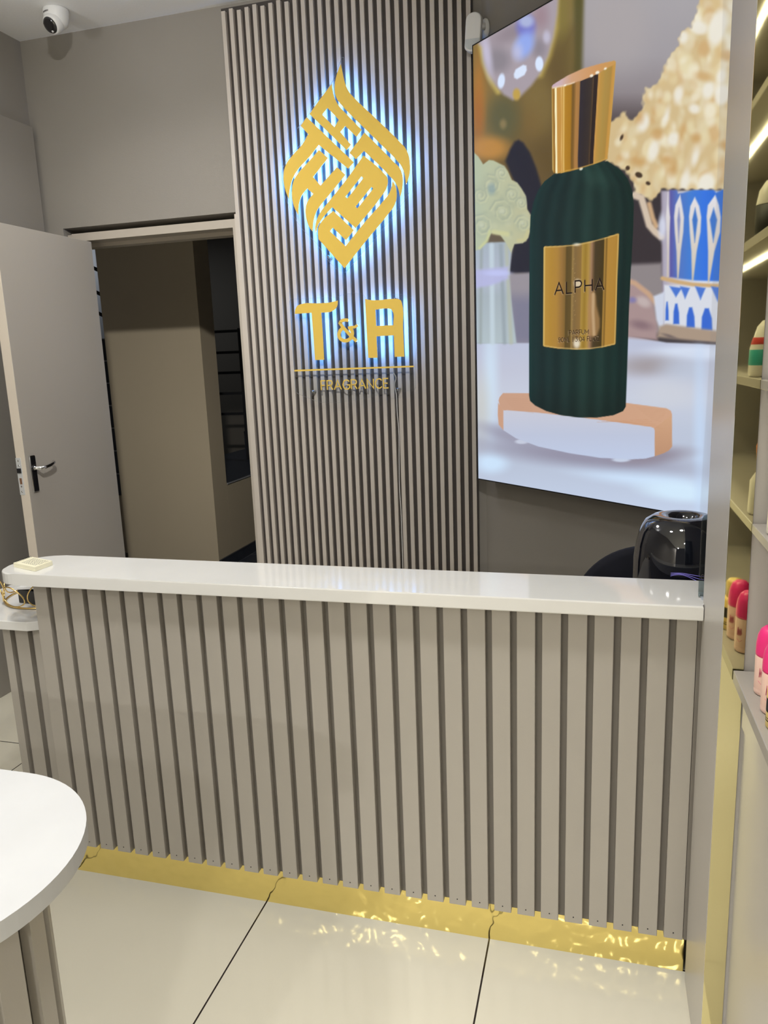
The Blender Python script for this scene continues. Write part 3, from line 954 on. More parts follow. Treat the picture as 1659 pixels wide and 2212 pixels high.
# table top
poly([(1000, 741), (1160, 741), (1360, 726), (1440, 740), (1620, 748), (1640, 1150), (1000, 1150)], stops(Y, [(735, (186, 192, 214)), (800, (192, 196, 214)), (860, (198, 204, 220)), (930, (188, 197, 216)), (1000, (184, 194, 214)), (1100, (194, 207, 230))]), 2.5)
ell(1500, 762, 90, 16, (212, 222, 240), 10, .95)
ell(1400, 790, 60, 20, (160, 152, 156), 18, .9)
ell(1480, 800, 50, 26, (186, 196, 214), 20, .7)
ell(1440, 850, 60, 30, (204, 208, 218), 24, .8)
ell(1060, 810, 14, 120, (206, 226, 244), 14, .8)
ell(1040, 880, 16, 60, (200, 200, 190), 16, .6)
ell(1062, 1000, 32, 20, (204, 228, 252), 14, .95)
ell(1380, 1030, 120, 18, (206, 228, 252), 14, .9, .12)
ell(1470, 1062, 80, 20, (212, 236, 254), 12, .9, .1)
ell(1512, 950, 12, 170, (196, 218, 246), 12, .7)
ell(1250, 985, 190, 22, (142, 138, 158), 18, .85, .12)
ell(1100, 940, 60, 14, (150, 148, 168), 12, .8, .3)
ell(1410, 985, 70, 16, (140, 130, 144), 12, .8, -.1)
# vase and roses on the left
poly([(1020, 525), (1108, 522), (1104, 560), (1100, 600), (1106, 660), (1116, 742), (1020, 742)], stops(Y, [(520, (164, 176, 186)), (600, (176, 184, 202)), (640, (166, 178, 186)), (740, (176, 190, 196))]), 3)
for x0, x1, c, wd in ((1040, 1038, (150, 160, 160), 3), (1062, 1064, (196, 212, 222), 5), (1082, 1090, (148, 160, 168), 4), (1094, 1104, (178, 184, 168), 4)):
    stroke([(x0, 530), (x1, 740)], wd, c, 4, .8)
poly([(1020, 584), (1098, 576), (1098, 602), (1062, 616), (1020, 624)], (180, 182, 224), 5, .9)
ell(1075, 590, 26, 6, (190, 196, 240), 4, .9)
fl = [(1015, 320), (1034, 338), (1044, 354), (1056, 345), (1066, 346), (1078, 352), (1090, 358), (1098, 370), (1106, 388), (1118, 394), (1128, 408), (1137, 424), (1140, 452), (1147, 464), (1147, 488), (1142, 514), (1130, 526), (1112, 528), (1104, 548), (1094, 528), (1080, 508), (1062, 504), (1050, 524), (1034, 540), (1015, 545)]
IMG_ROSE = IMG.copy()
poly(fl, stops(X, [(1030, (178, 188, 160)), (1085, (186, 190, 158)), (1145, (186, 184, 148))]), 2.5)
random.seed(5)
for cx_, cy_, r in ((1084, 456, 26), (1040, 486, 24), (1128, 482, 17), (1060, 398, 20), (1104, 418, 17), (1036, 420, 17), (1082, 372, 14), (1124, 436, 13)):
    ell(cx_, cy_, r, r * 1.12, (168, 176, 152), 9, .55)
    sp_ = [(cx_ + r * (1 - t / 17) * math.cos(t * .78 + cx_), cy_ + 1.1 * r * (1 - t / 17) * math.sin(t * .78 + cx_)) for t in range(15)]
    stroke(sp_, 1.6, (152, 162, 146), 3.2, .55)
    stroke([(x_ + 2.5, y_ + 3) for x_, y_ in sp_], 1.6, (204, 206, 168), 3.2, .6)
    ell(cx_, cy_, r * .25, r * .22, (204, 208, 182), 4, .6)
for k in range(26):
    x_, y_ = random.uniform(1034, 1142), random.uniform(360, 520)
    ell(x_, y_, random.uniform(4, 9), random.uniform(3, 8), random.choice([(160, 168, 146), (198, 200, 168), (178, 184, 160)]), 4, .35)
fm = soft(sdist(fl), 2.5)[:, None]
IMG[:] = IMG_ROSE * (1 - fm) + IMG * fm
ell(1062, 408, 8, 12, (140, 160, 160), 5, .8)
stroke([(1066, 501), (1096, 506)], 5, (202, 202, 152), 4, .9)
stroke([(1036, 536), (1052, 520), (1058, 500)], 3, (198, 202, 150), 3, .9)
stroke([(1120, 520), (1134, 518), (1141, 500)], 4, (196, 192, 146), 3, .9)

# popcorn heap
pc = zpts([(900, -200), (870, 0), (820, 170), (770, 300), (680, 340), (640, 420), (640, 500), (560, 580), (470, 750), (420, 900), (330, 950), (280, 960), (240, 1060), (250, 1170), (160, 1280), (140, 1300), (80, 1290), (60, 1220), (30, 1215), (0, 1260), (-120, 1330), (-160, 1750), (60, 1850), (150, 1990), (160, 2110), (230, 2120), (350, 2180), (430, 2090), (440, 2050), (1300, 2060), (1400, -200)], 1340, 0, 5.027)
md = sdist(pc)
pm = soft(md + 2.2 * np.sin(X * .31) * np.sin(Y * .27 + 1), 4.5)
blend(pm, (208, 184, 138))
random.seed(11)
pal = [(226, 214, 174), (238, 232, 212), (212, 186, 136), (224, 206, 162), (204, 164, 110), (220, 202, 168), (234, 226, 198), (222, 210, 176)]
base_img = IMG.copy()
for k in range(330):
    y = random.uniform(0, 415)
    xl = np.interp(y, [0, 84, 190, 250, 300, 415], [1500, 1465, 1395, 1345, 1325, 1370])
    x = random.uniform(xl - 4, 1600)
    r = random.uniform(6, 15) * (1.3 if x > 1480 else .85)
    ell(x, y, r * random.uniform(.6, 1), r * random.uniform(.9, 1.5), random.choice(pal), 6.5, random.uniform(.45, .8), random.uniform(-.6, .9))
for x, y, rx, ry in ((1560, 205, 16, 22), (1530, 195, 12, 18), (1440, 250, 5, 17), (1455, 300, 12, 15), (1412, 325, 11, 22), (1502, 340, 7, 18), (1480, 390, 9, 24), (1526, 398, 17, 24), (1500, 235, 12, 10), (1466, 205, 9, 18), (1558, 165, 10, 18), (1390, 265, 12, 20), (1476, 80, 10, 14), (1510, 60, 20, 14), (1550, 60, 18, 40)):
    ell(x, y, rx, ry, (234, 230, 218), 6, .9, .25)
for x, y, rx, ry in ((1420, 290, 12, 12), (1504, 298, 9, 10), (1472, 292, 4, 16), (1382, 255, 8, 12), (1455, 365, 7, 14), (1520, 165, 18, 10), (1572, 120, 12, 12), (1570, 315, 14, 10), (1380, 350, 16, 8), (1440, 345, 14, 8)):
    ell(x, y, rx, ry, (194, 146, 84), 8, .6, .2)
IMG[:] = base_img * (1 - pm[:, None]) + IMG * pm[:, None]
for x, y, rx, ry in ((1343, 297, 3, 6.5), (1356, 363, 4.5, 5), (1380, 378, 8, 6), (1400, 396, 5, 4)):
    ell(x, y, rx, ry, (52, 36, 26), 2, .9, .4)
# cup, handle and saucer
poly([(1428, 412), (1600, 412), (1590, 740), (1432, 722)], stops(X, [(1426, (150, 140, 156)), (1436, (172, 166, 184)), (1448, (190, 182, 190)), (1470, (206, 204, 212)), (1520, (216, 220, 232)), (1560, (206, 212, 226))]), 4)
cup = zpts([(560, 160), (640, 160), (660, 200), (720, 190), (830, 160), (860, 160), (1060, 160), (1090, 190), (1180, 150), (1180, 1200), (860, 1190), (690, 1170), (560, 1150)], 1340, 380, 5.265)
poly(cup, stops(X, [(1445, (92, 84, 156)), (1465, (84, 116, 190)), (1490, (66, 124, 208)), (1520, (54, 116, 222)), (1560, (44, 104, 204))]), 3)
for ax, ay, lx_, rx_, bx_, by_ in ((542, 180, 520, 566, 540, 1150), (680, 215, 612, 724, 655, 1160), (846, 240, 782, 920, 822, 1190), (1080, 215, 982, 1142, 1004, 1210)):
    pt = zpts([(ax, ay), (lx_ + 14, (ay + 450) / 2), (lx_, 460), (lx_ + 8, 640), ((lx_ + bx_) / 2 + 6, 860), (bx_ - 8, by_), (bx_ + 8, by_), ((rx_ + bx_) / 2 - 2, 860), (rx_ - 8, 640), (rx_, 470), (rx_ - 22, (ay + 450) / 2)], 1340, 380, 5.265)
    poly(pt, stops(Y, [(420, (224, 222, 228)), (600, (206, 194, 176))]), 2.4)
    inner = zpts([((lx_ + rx_) / 2, 360), (lx_ + 36, 500), ((lx_ + rx_) / 2 - 4, 760), (rx_ - 40, 500)], 1340, 380, 5.265)
    if rx_ - lx_ > 80:
        poly(inner, (64, 116, 196) if ax > 700 else (132, 140, 186), 2.6)
stroke(zpts([(480, 1165), (650, 1205), (820, 1235), (1000, 1245), (1150, 1250)], 1340, 380, 5.265), 4.2, (202, 168, 122), 3)
poly(zpts([(500, 1240), (1150, 1290), (1120, 1760), (900, 1750), (500, 1690)], 1340, 380, 5.265), (214, 218, 228), 3)
for a, b, c, r in ((560, 700, 1380, 0), (680, 790, 1400, 1), (850, 970, 1410, 2), (1030, 1180, 1430, 3)):
    poly(zpts([(a, 1255), (b, 1275), ((a + b) / 2 + 2, c)], 1340, 380, 5.265), (66, 112, 206), 2.6, .95)
for x, y, rx, ry in ((1441, 672, 3.5, 20), (1461, 678, 6.5, 22), (1492, 686, 9, 22), (1527, 690, 12, 24)):
    poly([(x - rx, y + ry), (x - rx * .9, y - ry * .2), (x - rx * .35, y - ry), (x + rx * .35, y - ry), (x + rx * .9, y - ry * .1), (x + rx, y + ry)], (48, 98, 204), 2.5, .95)
stroke(zpts([(160, 220), (240, 250), (285, 400), (330, 560), (400, 640), (460, 690)], 1340, 380, 5.265), 7.5, (208, 190, 170), 4)
stroke(zpts([(330, 320), (370, 480), (410, 570)], 1340, 380, 5.265), 5, (214, 176, 134), 4, .9)
ell(1430, 490, 8, 26, (212, 216, 234), 5, .9)
poly([(1345, 600), (1372, 606), (1408, 636), (1420, 700), (1420, 735), (1345, 728)], (166, 142, 142), 6)
stroke([(1345, 603), (1372, 612), (1400, 634), (1418, 656)], 5, (196, 160, 132), 4)
ell(1390, 652, 16, 10, (196, 182, 180), 6, .8, .5)
ell(1366, 648, 8, 6, (120, 118, 176), 5, .8)
ell(1385, 702, 22, 9, (128, 104, 112), 8, .8, .2)
poly([(1412, 640), (1436, 630), (1434, 706), (1426, 712), (1418, 690)], (204, 210, 226), 4)
poly([(1425, 705), (1440, 700), (1560, 716), (1560, 742), (1420, 728)], (168, 148, 130), 5)
ell(1446, 726, 14, 3, (104, 92, 92), 3, .8, .3)
stroke([(1500, 738), (1560, 742)], 2, (90, 84, 88), 2.5, .8)
# rim of the light box showing through the print
d0 = X - np.interp(Y, [0, 420, 800, 1100], [1562, 1548, 1531, 1512])
blend(soft(-d0, 1.5) * .16, (130, 128, 128))

# --- sharp foreground: pedestal
Zp = lambda p: zpts(p, 1020, 740, 3.072)
poly(Zp([(175, 385), (182, 362), (205, 335), (380, 336), (700, 355), (1020, 400), (1290, 436), (1318, 452), (1326, 475), (1326, 500), (1210, 572), (1190, 562), (830, 512), (440, 466), (208, 450), (185, 425)]), stops(X, [(1075, (198, 156, 132)), (1250, (202, 158, 130)), (1450, (206, 162, 132))]), 1.0)
poly(Zp([(172, 400), (208, 450), (208, 582), (176, 545), (170, 480)]), (200, 156, 130), 1.0)
poly(Zp([(1208, 570), (1326, 480), (1327, 690), (1306, 716), (1270, 735), (1208, 756)]), stops(Y, [(890, (208, 164, 130)), (980, (188, 144, 114))]), 1.0)
ell(1127, 954, 14, 5, (196, 202, 220), 2); ell(1342, 993, 19, 5, (196, 206, 226), 2)
poly(Zp([(208, 452), (230, 449), (440, 466), (830, 512), (1185, 560), (1204, 568), (1211, 582), (1211, 754), (1150, 770), (1050, 775), (850, 765), (650, 735), (440, 690), (290, 635), (208, 582)]), stops(Y, [(890, (198, 200, 214)), (940, (188, 196, 218)), (990, (190, 202, 228))]), 1.0)
for k in range(7):
    stroke([(1090 + 3 * k, 860 + 4 * k), (1140 + 2 * k, 862 + 5 * k)], .6, (186, 142, 116), .9, .3)
    stroke([(1375 + 5 * k, 880 + 4 * k), (1440 - 2 * k, 886 + 4 * k)], .6, (190, 144, 114), .9, .3)
for k in range(5):
    stroke([(1290 + 10 * k, 912 - k), (1400 + 8 * k, 906 + 5 * k)], .6, (196, 142, 106), .8, .35)
# bottle
bt = [(1197, 376), (1176, 392), (1162, 412), (1152, 438), (1146, 470), (1144, 520), (1143, 700), (1143, 855), (1145, 866), (1156, 876), (1180, 888), (1212, 897), (1250, 902), (1290, 902), (1325, 897), (1346, 888), (1352, 878), (1354, 820), (1358, 690), (1362, 600), (1368, 490), (1369, 440), (1366, 412), (1356, 386), (1340, 366), (1313, 348), (1270, 352), (1220, 370)]
tt = (X - np.interp(Y, [370, 420, 480, 880], [1190, 1160, 1145, 1143])) / (np.interp(Y, [350, 400, 450, 880], [1320, 1358, 1369, 1352]) - np.interp(Y, [370, 420, 480, 880], [1190, 1160, 1145, 1143]))
tt = np.clip(tt, 0, 1)
rib = np.sin(np.arcsin(np.clip(tt * 2 - 1, -1, 1)) * 17)
bcol = stops(tt, [(0, (16, 54, 54)), (.08, (14, 42, 44)), (.3, (20, 46, 46)), (.55, (26, 54, 50)), (.75, (22, 50, 46)), (.92, (12, 40, 38)), (1, (10, 40, 36))])
bcol = bcol + (rib * (1.5 + 4 * np.clip(tt * (1 - tt) * 4, 0, 1)))[:, None] * np.array([.9, 1.1, 1.0])
bcol = bcol * np.interp(Y, [350, 400, 820, 900], [1.0, .92, .95, .75])[:, None]
poly(bt, np.clip(bcol, 0, 255), .9)
ell(1290, 385, 26, 16, (52, 84, 74), 16, .35, .5)
# cap
Zc = lambda p: zpts(p, 1140, 120, 6.38)
xl = np.interp(Y, [185, 372], [1191.6, 1194.8]); xr = np.interp(Y, [135, 342], [1330.4, 1312.4])
tc2 = np.clip((X - xl) / (xr - xl), 0, 1)
capst = [(0, (206, 170, 96)), (.02, (150, 108, 44)), (.045, (160, 116, 50)), (.05, (248, 238, 190)), (.075, (250, 240, 196)), (.085, (196, 144, 66)), (.15, (194, 142, 66)), (.155, (228, 190, 118)), (.17, (190, 138, 58)), (.195, (222, 184, 108)), (.22, (176, 126, 36)), (.31, (168, 118, 28)), (.345, (112, 82, 36)), (.375, (136, 98, 46)), (.40, (170, 122, 66)), (.45, (164, 118, 66)), (.465, (44, 38, 48)), (.55, (46, 38, 40)), (.62, (52, 42, 40)), (.655, (60, 46, 36)), (.665, (92, 70, 44)), (.68, (40, 28, 28)), (.735, (44, 30, 28)), (.745, (200, 150, 78)), (.78, (186, 142, 66)), (.86, (170, 138, 68)), (.94, (168, 132, 62)), (.96, (192, 142, 64)), (1, (196, 150, 72))]
poly(Zc([(330, 430), (345, 450), (500, 415), (720, 352), (960, 255), (1215, 85), (1200, 300), (1160, 800), (1100, 1422), (900, 1500), (700, 1565), (480, 1618), (400, 1625), (355, 1612), (340, 1570), (335, 900)]), stops(tc2, capst), .9)
poly(Zc([(332, 425), (350, 400), (420, 355), (560, 270), (700, 205), (760, 180), (1000, 112), (1195, 68), (1218, 88), (1180, 135), (1060, 190), (960, 250), (860, 300), (720, 352), (600, 392), (500, 420), (345, 452)]), stops(X, [(1192, (196, 168, 186)), (1212, (204, 176, 178)), (1235, (206, 160, 124)), (1290, (204, 148, 92)), (1328, (198, 150, 80))]), 1.0)
stroke(Zc([(345, 445), (500, 415), (640, 372)]), 1.6, (228, 206, 178), 1.2, .8)
for x, y, r in ((515, 410, 2), (880, 278, 3), (960, 235, 3.4), (1070, 180, 2.4), (735, 1560, 3)):
    p = Zc([(x, y)])[0]
    ell(p[0], p[1], r * 1.3, r, (246, 242, 224), 1.2, .9, -.4)
stroke(Zc([(430, 1610), (700, 1555), (900, 1495), (1095, 1420)]), 1.4, (200, 156, 74), 1.0, .8)
# label
Zl = lambda p: zpts(p, 1150, 480, 7.213)
ly0 = np.interp(X, [1174, 1212, 1244, 1275, 1305, 1337], [532, 530.5, 527.5, 521, 513, 505])
tl = np.clip((X - np.interp(Y, [530, 750], [1175, 1173])) / (np.interp(Y, [505, 745], [1337.5, 1329.5]) - np.interp(Y, [530, 750], [1175, 1173])), 0, 1)
lst = [(0, (202, 166, 84)), (.03, (180, 138, 58)), (.10, (174, 132, 52)), (.18, (170, 128, 56)), (.24, (150, 112, 58)), (.29, (128, 98, 48)), (.305, (88, 70, 34)), (.37, (98, 78, 38)), (.385, (150, 122, 70)), (.42, (126, 100, 60)), (.50, (140, 108, 58)), (.515, (168, 136, 62)), (.56, (150, 118, 44)), (.60, (172, 138, 66)), (.64, (156, 122, 92)), (.66, (120, 92, 64)), (.69, (70, 56, 34)), (.80, (66, 52, 22)), (.815, (170, 130, 60)), (.84, (120, 90, 38)), (.855, (176, 132, 56)), (1, (172, 128, 52))]
lab = Zl([(176, 395), (190, 376), (300, 372), (450, 366), (680, 345), (900, 300), (1120, 242), (1300, 186), (1340, 176), (1352, 190), (1350, 240), (1325, 900), (1296, 1890), (1285, 1906), (1100, 1950), (900, 1980), (700, 1987), (400, 1970), (185, 1938), (166, 1920), (172, 1000)])
ldist = sdist(lab)
blend(soft(ldist, .9), stops(tl, lst))
blend(soft(np.abs(ldist + 1.6) - 1.2, 1.0) * .7, (214, 182, 112))
poly(Zl([(860, 1300), (900, 1120), (960, 1060), (990, 1150), (1000, 1300), (1050, 1500), (1050, 1640), (1010, 1760), (960, 1800), (890, 1760), (870, 1600)]), (172, 132, 84), 4, .75)
stroke(Zl([(950, 1120), (945, 1400), (960, 1750)]), 3.2, (206, 176, 138), 3, .7)
ell(1246, 742, 7, 10, (236, 228, 208), 4, .85); ell(1246, 528, 7, 3, (236, 228, 206), 3, .8)
ell(1248, 612, 8, 9, (232, 220, 196), 4, .75)
for k in range(14):
    ell(1240 + 3 * math.sin(k * 2.3), 560 + k * 10, .7, .7, (206, 176, 120), .7, .8)


Hinv = np.linalg.inv(Hm)
TXTS = []


def to_face(x, y):
    v = Hinv @ np.array([x, y, 1.0])
    return float(v[0] / v[2]), float(v[1] / v[2])


def lettering(txt, p0, p1, ht, hw, gap, col=(44, 16, 14)):
    stt, adv = text_strokes(txt, gap)
    TXT = bmesh.new()
    TXTS.append(TXT)
    for c, ss_ in stt:
        for s in ss_:
            q = [(p0[0] + (p1[0] - p0[0]) * x / adv, p0[1] + (p1[1] - p0[1]) * x / adv - y * ht) for x, y in s]
            stroke([(a - .9, b + .9) for a, b in q], hw, (232, 206, 170), .7, .55)
    for c, ss_ in stt:
        for s in ss_:
            q = [(p0[0] + (p1[0] - p0[0]) * x / adv, p0[1] + (p1[1] - p0[1]) * x / adv - y * ht) for x, y in s]
            stroke(q, hw, col, .65, .6)
            ribbon(TXT, [to_face(a, b) for a, b in q], hw * 2 * .00178, 0, -.0002)


lettering('ALPHA', (1198.5, 636.6), (1304.6, 625.6), 25, 1.25, .30)
lettering('PARFUM', (1229, 723.2), (1271.5, 721.2), 9.2, .42, .16, (60, 32, 22))
lettering('90ML | 3.04 FL.OZ', (1206, 739.2), (1295, 735.6), 9.6, .42, .17, (60, 32, 22))

lin = np.clip(IMG, 0, 255) / 255.0
lin = np.where(lin <= .04045, lin / 12.92, ((lin + .055) / 1.055) ** 2.4)
pos = np.stack([P0.x + PU.x * UU.ravel() + PN.x * .0002, P0.y + PU.y * UU.ravel() + PN.y * .0002, ZZ.ravel()], 1) - np.array(lb.location)
idx = np.arange((NU + 1) * (NZ + 1)).reshape(NZ + 1, NU + 1)
quads = np.stack([idx[:-1, :-1].ravel(), idx[:-1, 1:].ravel(), idx[1:, 1:].ravel(), idx[1:, :-1].ravel()], 1).astype(np.int32)
me = bpy.data.meshes.new('picture')
me.vertices.add(len(pos)); me.vertices.foreach_set('co', pos.astype(np.float32).ravel())
me.loops.add(quads.size); me.loops.foreach_set('vertex_index', quads.ravel())
me.polygons.add(len(quads)); me.polygons.foreach_set('loop_start', np.arange(0, quads.size, 4, dtype=np.int32))
me.polygons.foreach_set('loop_total', np.full(len(quads), 4, np.int32))
me.update(); me.validate()
ca = me.color_attributes.new('print', 'FLOAT_COLOR', 'POINT')
ca.data.foreach_set('color', np.concatenate([lin, np.ones((len(lin), 1))], 1).astype(np.float32).ravel())
pm_ = bpy.data.materials.new('backlit_print'); pm_.use_nodes = True
nt = pm_.node_tree; b = nt.nodes['Principled BSDF']
at = nt.nodes.new('ShaderNodeAttribute'); at.attribute_name = 'print'
b.inputs['Base Color'].default_value = (.02, .02, .02, 1)
b.inputs['Roughness'].default_value = .3
b.inputs['Specular IOR Level'].default_value = .2
b.inputs['Emission Strength'].default_value = 1.0
nt.links.new(at.outputs['Color'], b.inputs['Emission Color'])
me.materials.append(pm_)
po = bpy.data.objects.new('picture', me); COL.objects.link(po); po.parent = lb
for TXT in TXTS:
    for v in TXT.verts:
        u_, n_, z_ = v.co.x, v.co.y, v.co.z
        v.co = uvz(u_, .0006 + n_, z_)
    obj('lettering', TXT, 'print_ink', lb)['label'] = 'dark printed words'


# ------------------------------------------------------------------ ceiling camera and motion sensor
cc = thing('security_camera', (-2.21, 3.05, 2.9), 'white turret security camera on the ceiling in the corner', 'security camera')
bm = bmesh.new()
lathe(bm, [(0, 0), (.050, 0), (.052, -.006), (.050, -.030), (.043, -.058), (.030, -.070), (0, -.072)], (-2.21, 3.05, 2.8995), 40)
obj('housing', bm, 'white_plastic', cc)
fd = Vector((-.18, -.78, -.60)).normalized()
q = fd.to_track_quat('Z', 'Y').to_matrix().to_4x4()
ec = Vector((-2.213, 3.036, 2.846))
bm = bmesh.new()
lathe(bm, [(0, -.030), (.028, -.026), (.040, -.008), (.0415, .006), (.038, .022), (.033, .029), (.0315, .0275), (0, .0275)], (0, 0, 0), 36)
bmesh.ops.transform(bm, matrix=Matrix.Translation(ec) @ q, verts=bm.verts)
eb = obj('eyeball', bm, 'white_plastic', cc)
bm = bmesh.new()
lathe(bm, [(.0315, .0278), (.0305, .0315), (.020, .0335), (0, .034)], (0, 0, 0), 36)
bmesh.ops.transform(bm, matrix=Matrix.Translation(ec) @ q, verts=bm.verts)
lens = obj('lens_window', bm, 'black_gloss', eb)
bm = bmesh.new()
bx(bm, -.0045, .0045, -.0255, -.0185, .0325, .0338)
bmesh.ops.transform(bm, matrix=Matrix.Translation(ec) @ q, verts=bm.verts)
obj('lamp_chip', bm, 'white_plastic', eb)
# maker's lettering around the housing
stt, adv = text_strokes('HIKVISION', .2)
bm = bmesh.new()
for c, strokes in stt:
    for s in strokes:
        pp = []
        for x, y in s:
            ang = -math.pi / 2 - .30 + (x / adv - .5) * .62
            r = .0512
            pp.append((-2.21 + r * math.cos(ang), 3.05 + r * math.sin(ang), 2.8765 + y * .0055))
        tube(bm, pp, .0007, 4)
obj('lettering', bm, 'ink', cc)

ms = thing('motion_sensor', (-.477, 3.196, 2.634), 'white motion sensor in the corner above the poster', 'motion sensor')
cap = []
for k in range(13):
    t = math.pi * k / 12
    cap.append((.031 * math.cos(t), .036 + .026 * math.sin(t)))
for k in range(13):
    t = math.pi + math.pi * k / 12
    cap.append((.031 * math.cos(t), -.055 + .020 * math.sin(t)))
MC = Vector((-.4767, 3.196, 2.634)); qm = Matrix.Rotation(math.radians(-8), 4, 'Z') @ Matrix.Rotation(math.radians(4), 4, 'Y')


def capsule(bm, sc, y0, y1, zlo=-9, zhi=9):
    q = [(x * sc, max(zlo, min(zhi, z * sc))) for x, z in cap]
    a = [bm.verts.new((x, y0, z)) for x, z in q]; b = [bm.verts.new((x, y1, z)) for x, z in q]
    bm.faces.new(a); bm.faces.new(b[::-1])
    for i in range(len(q)):
        j = (i + 1) % len(q)
        bm.faces.new((a[i], b[i], b[j], a[j]))
    bmesh.ops.remove_doubles(bm, verts=bm.verts, dist=1e-5)


bm = bmesh.new(); capsule(bm, 1, -.010, .016)
bmesh.ops.bevel(bm, geom=[e for e in bm.edges if abs(e.verts[0].co.y - e.verts[1].co.y) < 1e-6 and e.verts[0].co.y < 0], offset=.005, segments=3, affect='EDGES', profile=.5)
bmesh.ops.transform(bm, matrix=Matrix.Translation(MC) @ qm, verts=bm.verts)
obj('housing', bm, 'white_plastic', ms)
bm = bmesh.new(); capsule(bm, .90, -.0108, -.0095, zhi=-.030)
bmesh.ops.transform(bm, matrix=Matrix.Translation(MC) @ qm, verts=bm.verts)
obj('lens', bm, 'grey_lens', ms)
bm = bmesh.new()
tube(bm, [(-.470, 3.205, 2.650), (-.435, 3.216, 2.650)], .012, 14)
wq = A0 + U2 * .055
wc = Vector((wq.x, wq.y, 2.650))
lat = bmesh.new()
lathe(lat, [(0, 0), (.026, 0), (.026, .006), (.018, .020), (0, .024)], (0, 0, 0), 24)
bmesh.ops.scale(lat, vec=(1, 1.45, 1), verts=lat.verts)
bmesh.ops.transform(lat, matrix=Matrix.Translation(wc) @ Vector((N2.x, N2.y, 0)).to_track_quat('Z', 'Y').to_matrix().to_4x4(), verts=lat.verts)
tm = bpy.data.meshes.new('tmp'); lat.to_mesh(tm); lat.free(); bm.from_mesh(tm); bpy.data.meshes.remove(tm)
tube(bm, [(-.440, 3.214, 2.650), (wc.x + N2.x * .012, wc.y + N2.y * .012, 2.650)], .010, 12)
obj('bracket', bm, 'white_plastic', ms)

# ------------------------------------------------------------------ things on and behind the counter
sp = thing('dome_speaker', (.212, 1.95, .755), 'glossy black dome speaker with a dished top behind the counter', 'speaker')
bm = bmesh.new()
prof = [(0, .006), (.098, .006), (.113, .012), (.1155, .03), (.1150, .10), (.1135, .15), (.109, .19), (.101, .222), (.088, .245), (.070, .257), (.054, .2605), (.042, .2585), (.034, .252), (.028, .242), (.022, .225), (.012, .20), (0, .19)]
lathe(bm, prof, (.212, 1.95, .755), 64)
obj('dome', bm, 'black_dome', sp)
bm = bmesh.new()
lathe(bm, [(0, 0), (.09, 0), (.09, .0065), (0, .0065)], (.212, 1.95, .7552), 40)
obj('base', bm, 'dark_metal', sp)
bm = bmesh.new()
for k, (dz, aa) in enumerate(((0, .010), (.005, .007), (.010, .004))):
    pts = []
    for j in range(25):
        ang = -math.pi / 2 - .30 + 1.0 * j / 24
        pts.append((.212 + .1158 * math.cos(ang), 1.95 + .1158 * math.sin(ang), .884 + dz + aa * math.sin(j / 24 * 6.0 + .5)))
    tube(bm, pts, .0005, 4)
obj('light_ring', bm, 'violet', sp)['label'] = 'thin violet light lines'

ch = thing('round_back_chair', (.165, 2.2, 0), 'navy black round backed chair behind the counter', 'chair')
bm = bmesh.new()
lathe(bm, [(0, 0), (.21, 0), (.228, .008), (.231, .022), (.226, .036), (.205, .045), (0, .048)], (.1656, 2.375, .592), 64, 'Y')
obj('backrest', bm, 'black_fabric', ch)
bm = bmesh.new()
lathe(bm, [(0, 0), (.19, 0), (.21, .012), (.212, .035), (.20, .055), (0, .062)], (.165, 2.165, .41), 48)
obj('seat', bm, 'black_fabric', ch)
obj('bracket', bevel(box(.125, .205, 2.33, 2.385, .38, .44), .004, 2), 'dark_metal', ch)
for sx in (-1, 1):
    for sy in (-1, 1):
        bm = bmesh.new()
        tube(bm, [(.165 + sx * .12, 2.165 + sy * .12, .415), (.165 + sx * .165, 2.165 + sy * .165, .001)], .011, 10)
        obj('leg', bm, 'dark_metal', ch)

# clear sign stand by the column
ss = thing('acrylic_stand', (.25, 1.635, .904), 'clear acrylic sign stand on the counter against the column', 'sign stand')
bm = bmesh.new()
pts = rounded([(.2135, .9045, .004), (.300, .9045, 0), (.300, 1.082, .01), (.2135, 1.082, .014)], 6)
a = [bm.verts.new((x, 1.6325, z)) for x, z in pts]; b = [bm.verts.new((x, 1.6365, z)) for x, z in pts]
bm.faces.new(a); bm.faces.new(b[::-1])
for i in range(len(pts)):
    j = (i + 1) % len(pts)
    bm.faces.new((a[i], b[i], b[j], a[j])).material_index = 1
obj('panel', bm, ['acrylic_grey', 'acrylic_edge'], ss)
obj('foot', box(.2175, .300, 1.615, 1.660, .9042, .9075), 'acrylic_edge', ss)
stt, adv = text_strokes('er', .14)
for c, strokes in stt:
    bm = bmesh.new()
    for s in strokes:
        ribbon(bm, [(.2170 + x * .0125, .9445 + y * .0145) for x, y in s], .0013, 1.6318, 1.6324)
    obj('letter', bm, 'ink', ss)

# spiral notepad
nb = thing('spiral_notepad', (0, 0, .904), 'small cream spiral notepad on the left end of the counter', 'notepad')
nl, nf, nr, nbk = [Vector(p) for p in D['pad']]
c_ = (nl + nf + nr + nbk) / 4
ex = (nf - nl + nr - nbk).normalized(); ex.z = 0
ey = (nbk - nl + nr - nf).normalized(); ey.z = 0
lx = ((nf - nl).length + (nr - nbk).length) / 4; ly = ((nbk - nl).length + (nr - nf).length) / 4


def npt(a, b, z):
    v = c_ + ex * a + ey * b
    return (v.x, v.y, z)


nb.location = (c_.x, c_.y, .904)


def nslab(bm, a0, a1, b0, b1, z0, z1):
    prism_xy(bm, [npt(a0, b0, 0)[:2], npt(a1, b0, 0)[:2], npt(a1, b1, 0)[:2], npt(a0, b1, 0)[:2]], z0, z1)


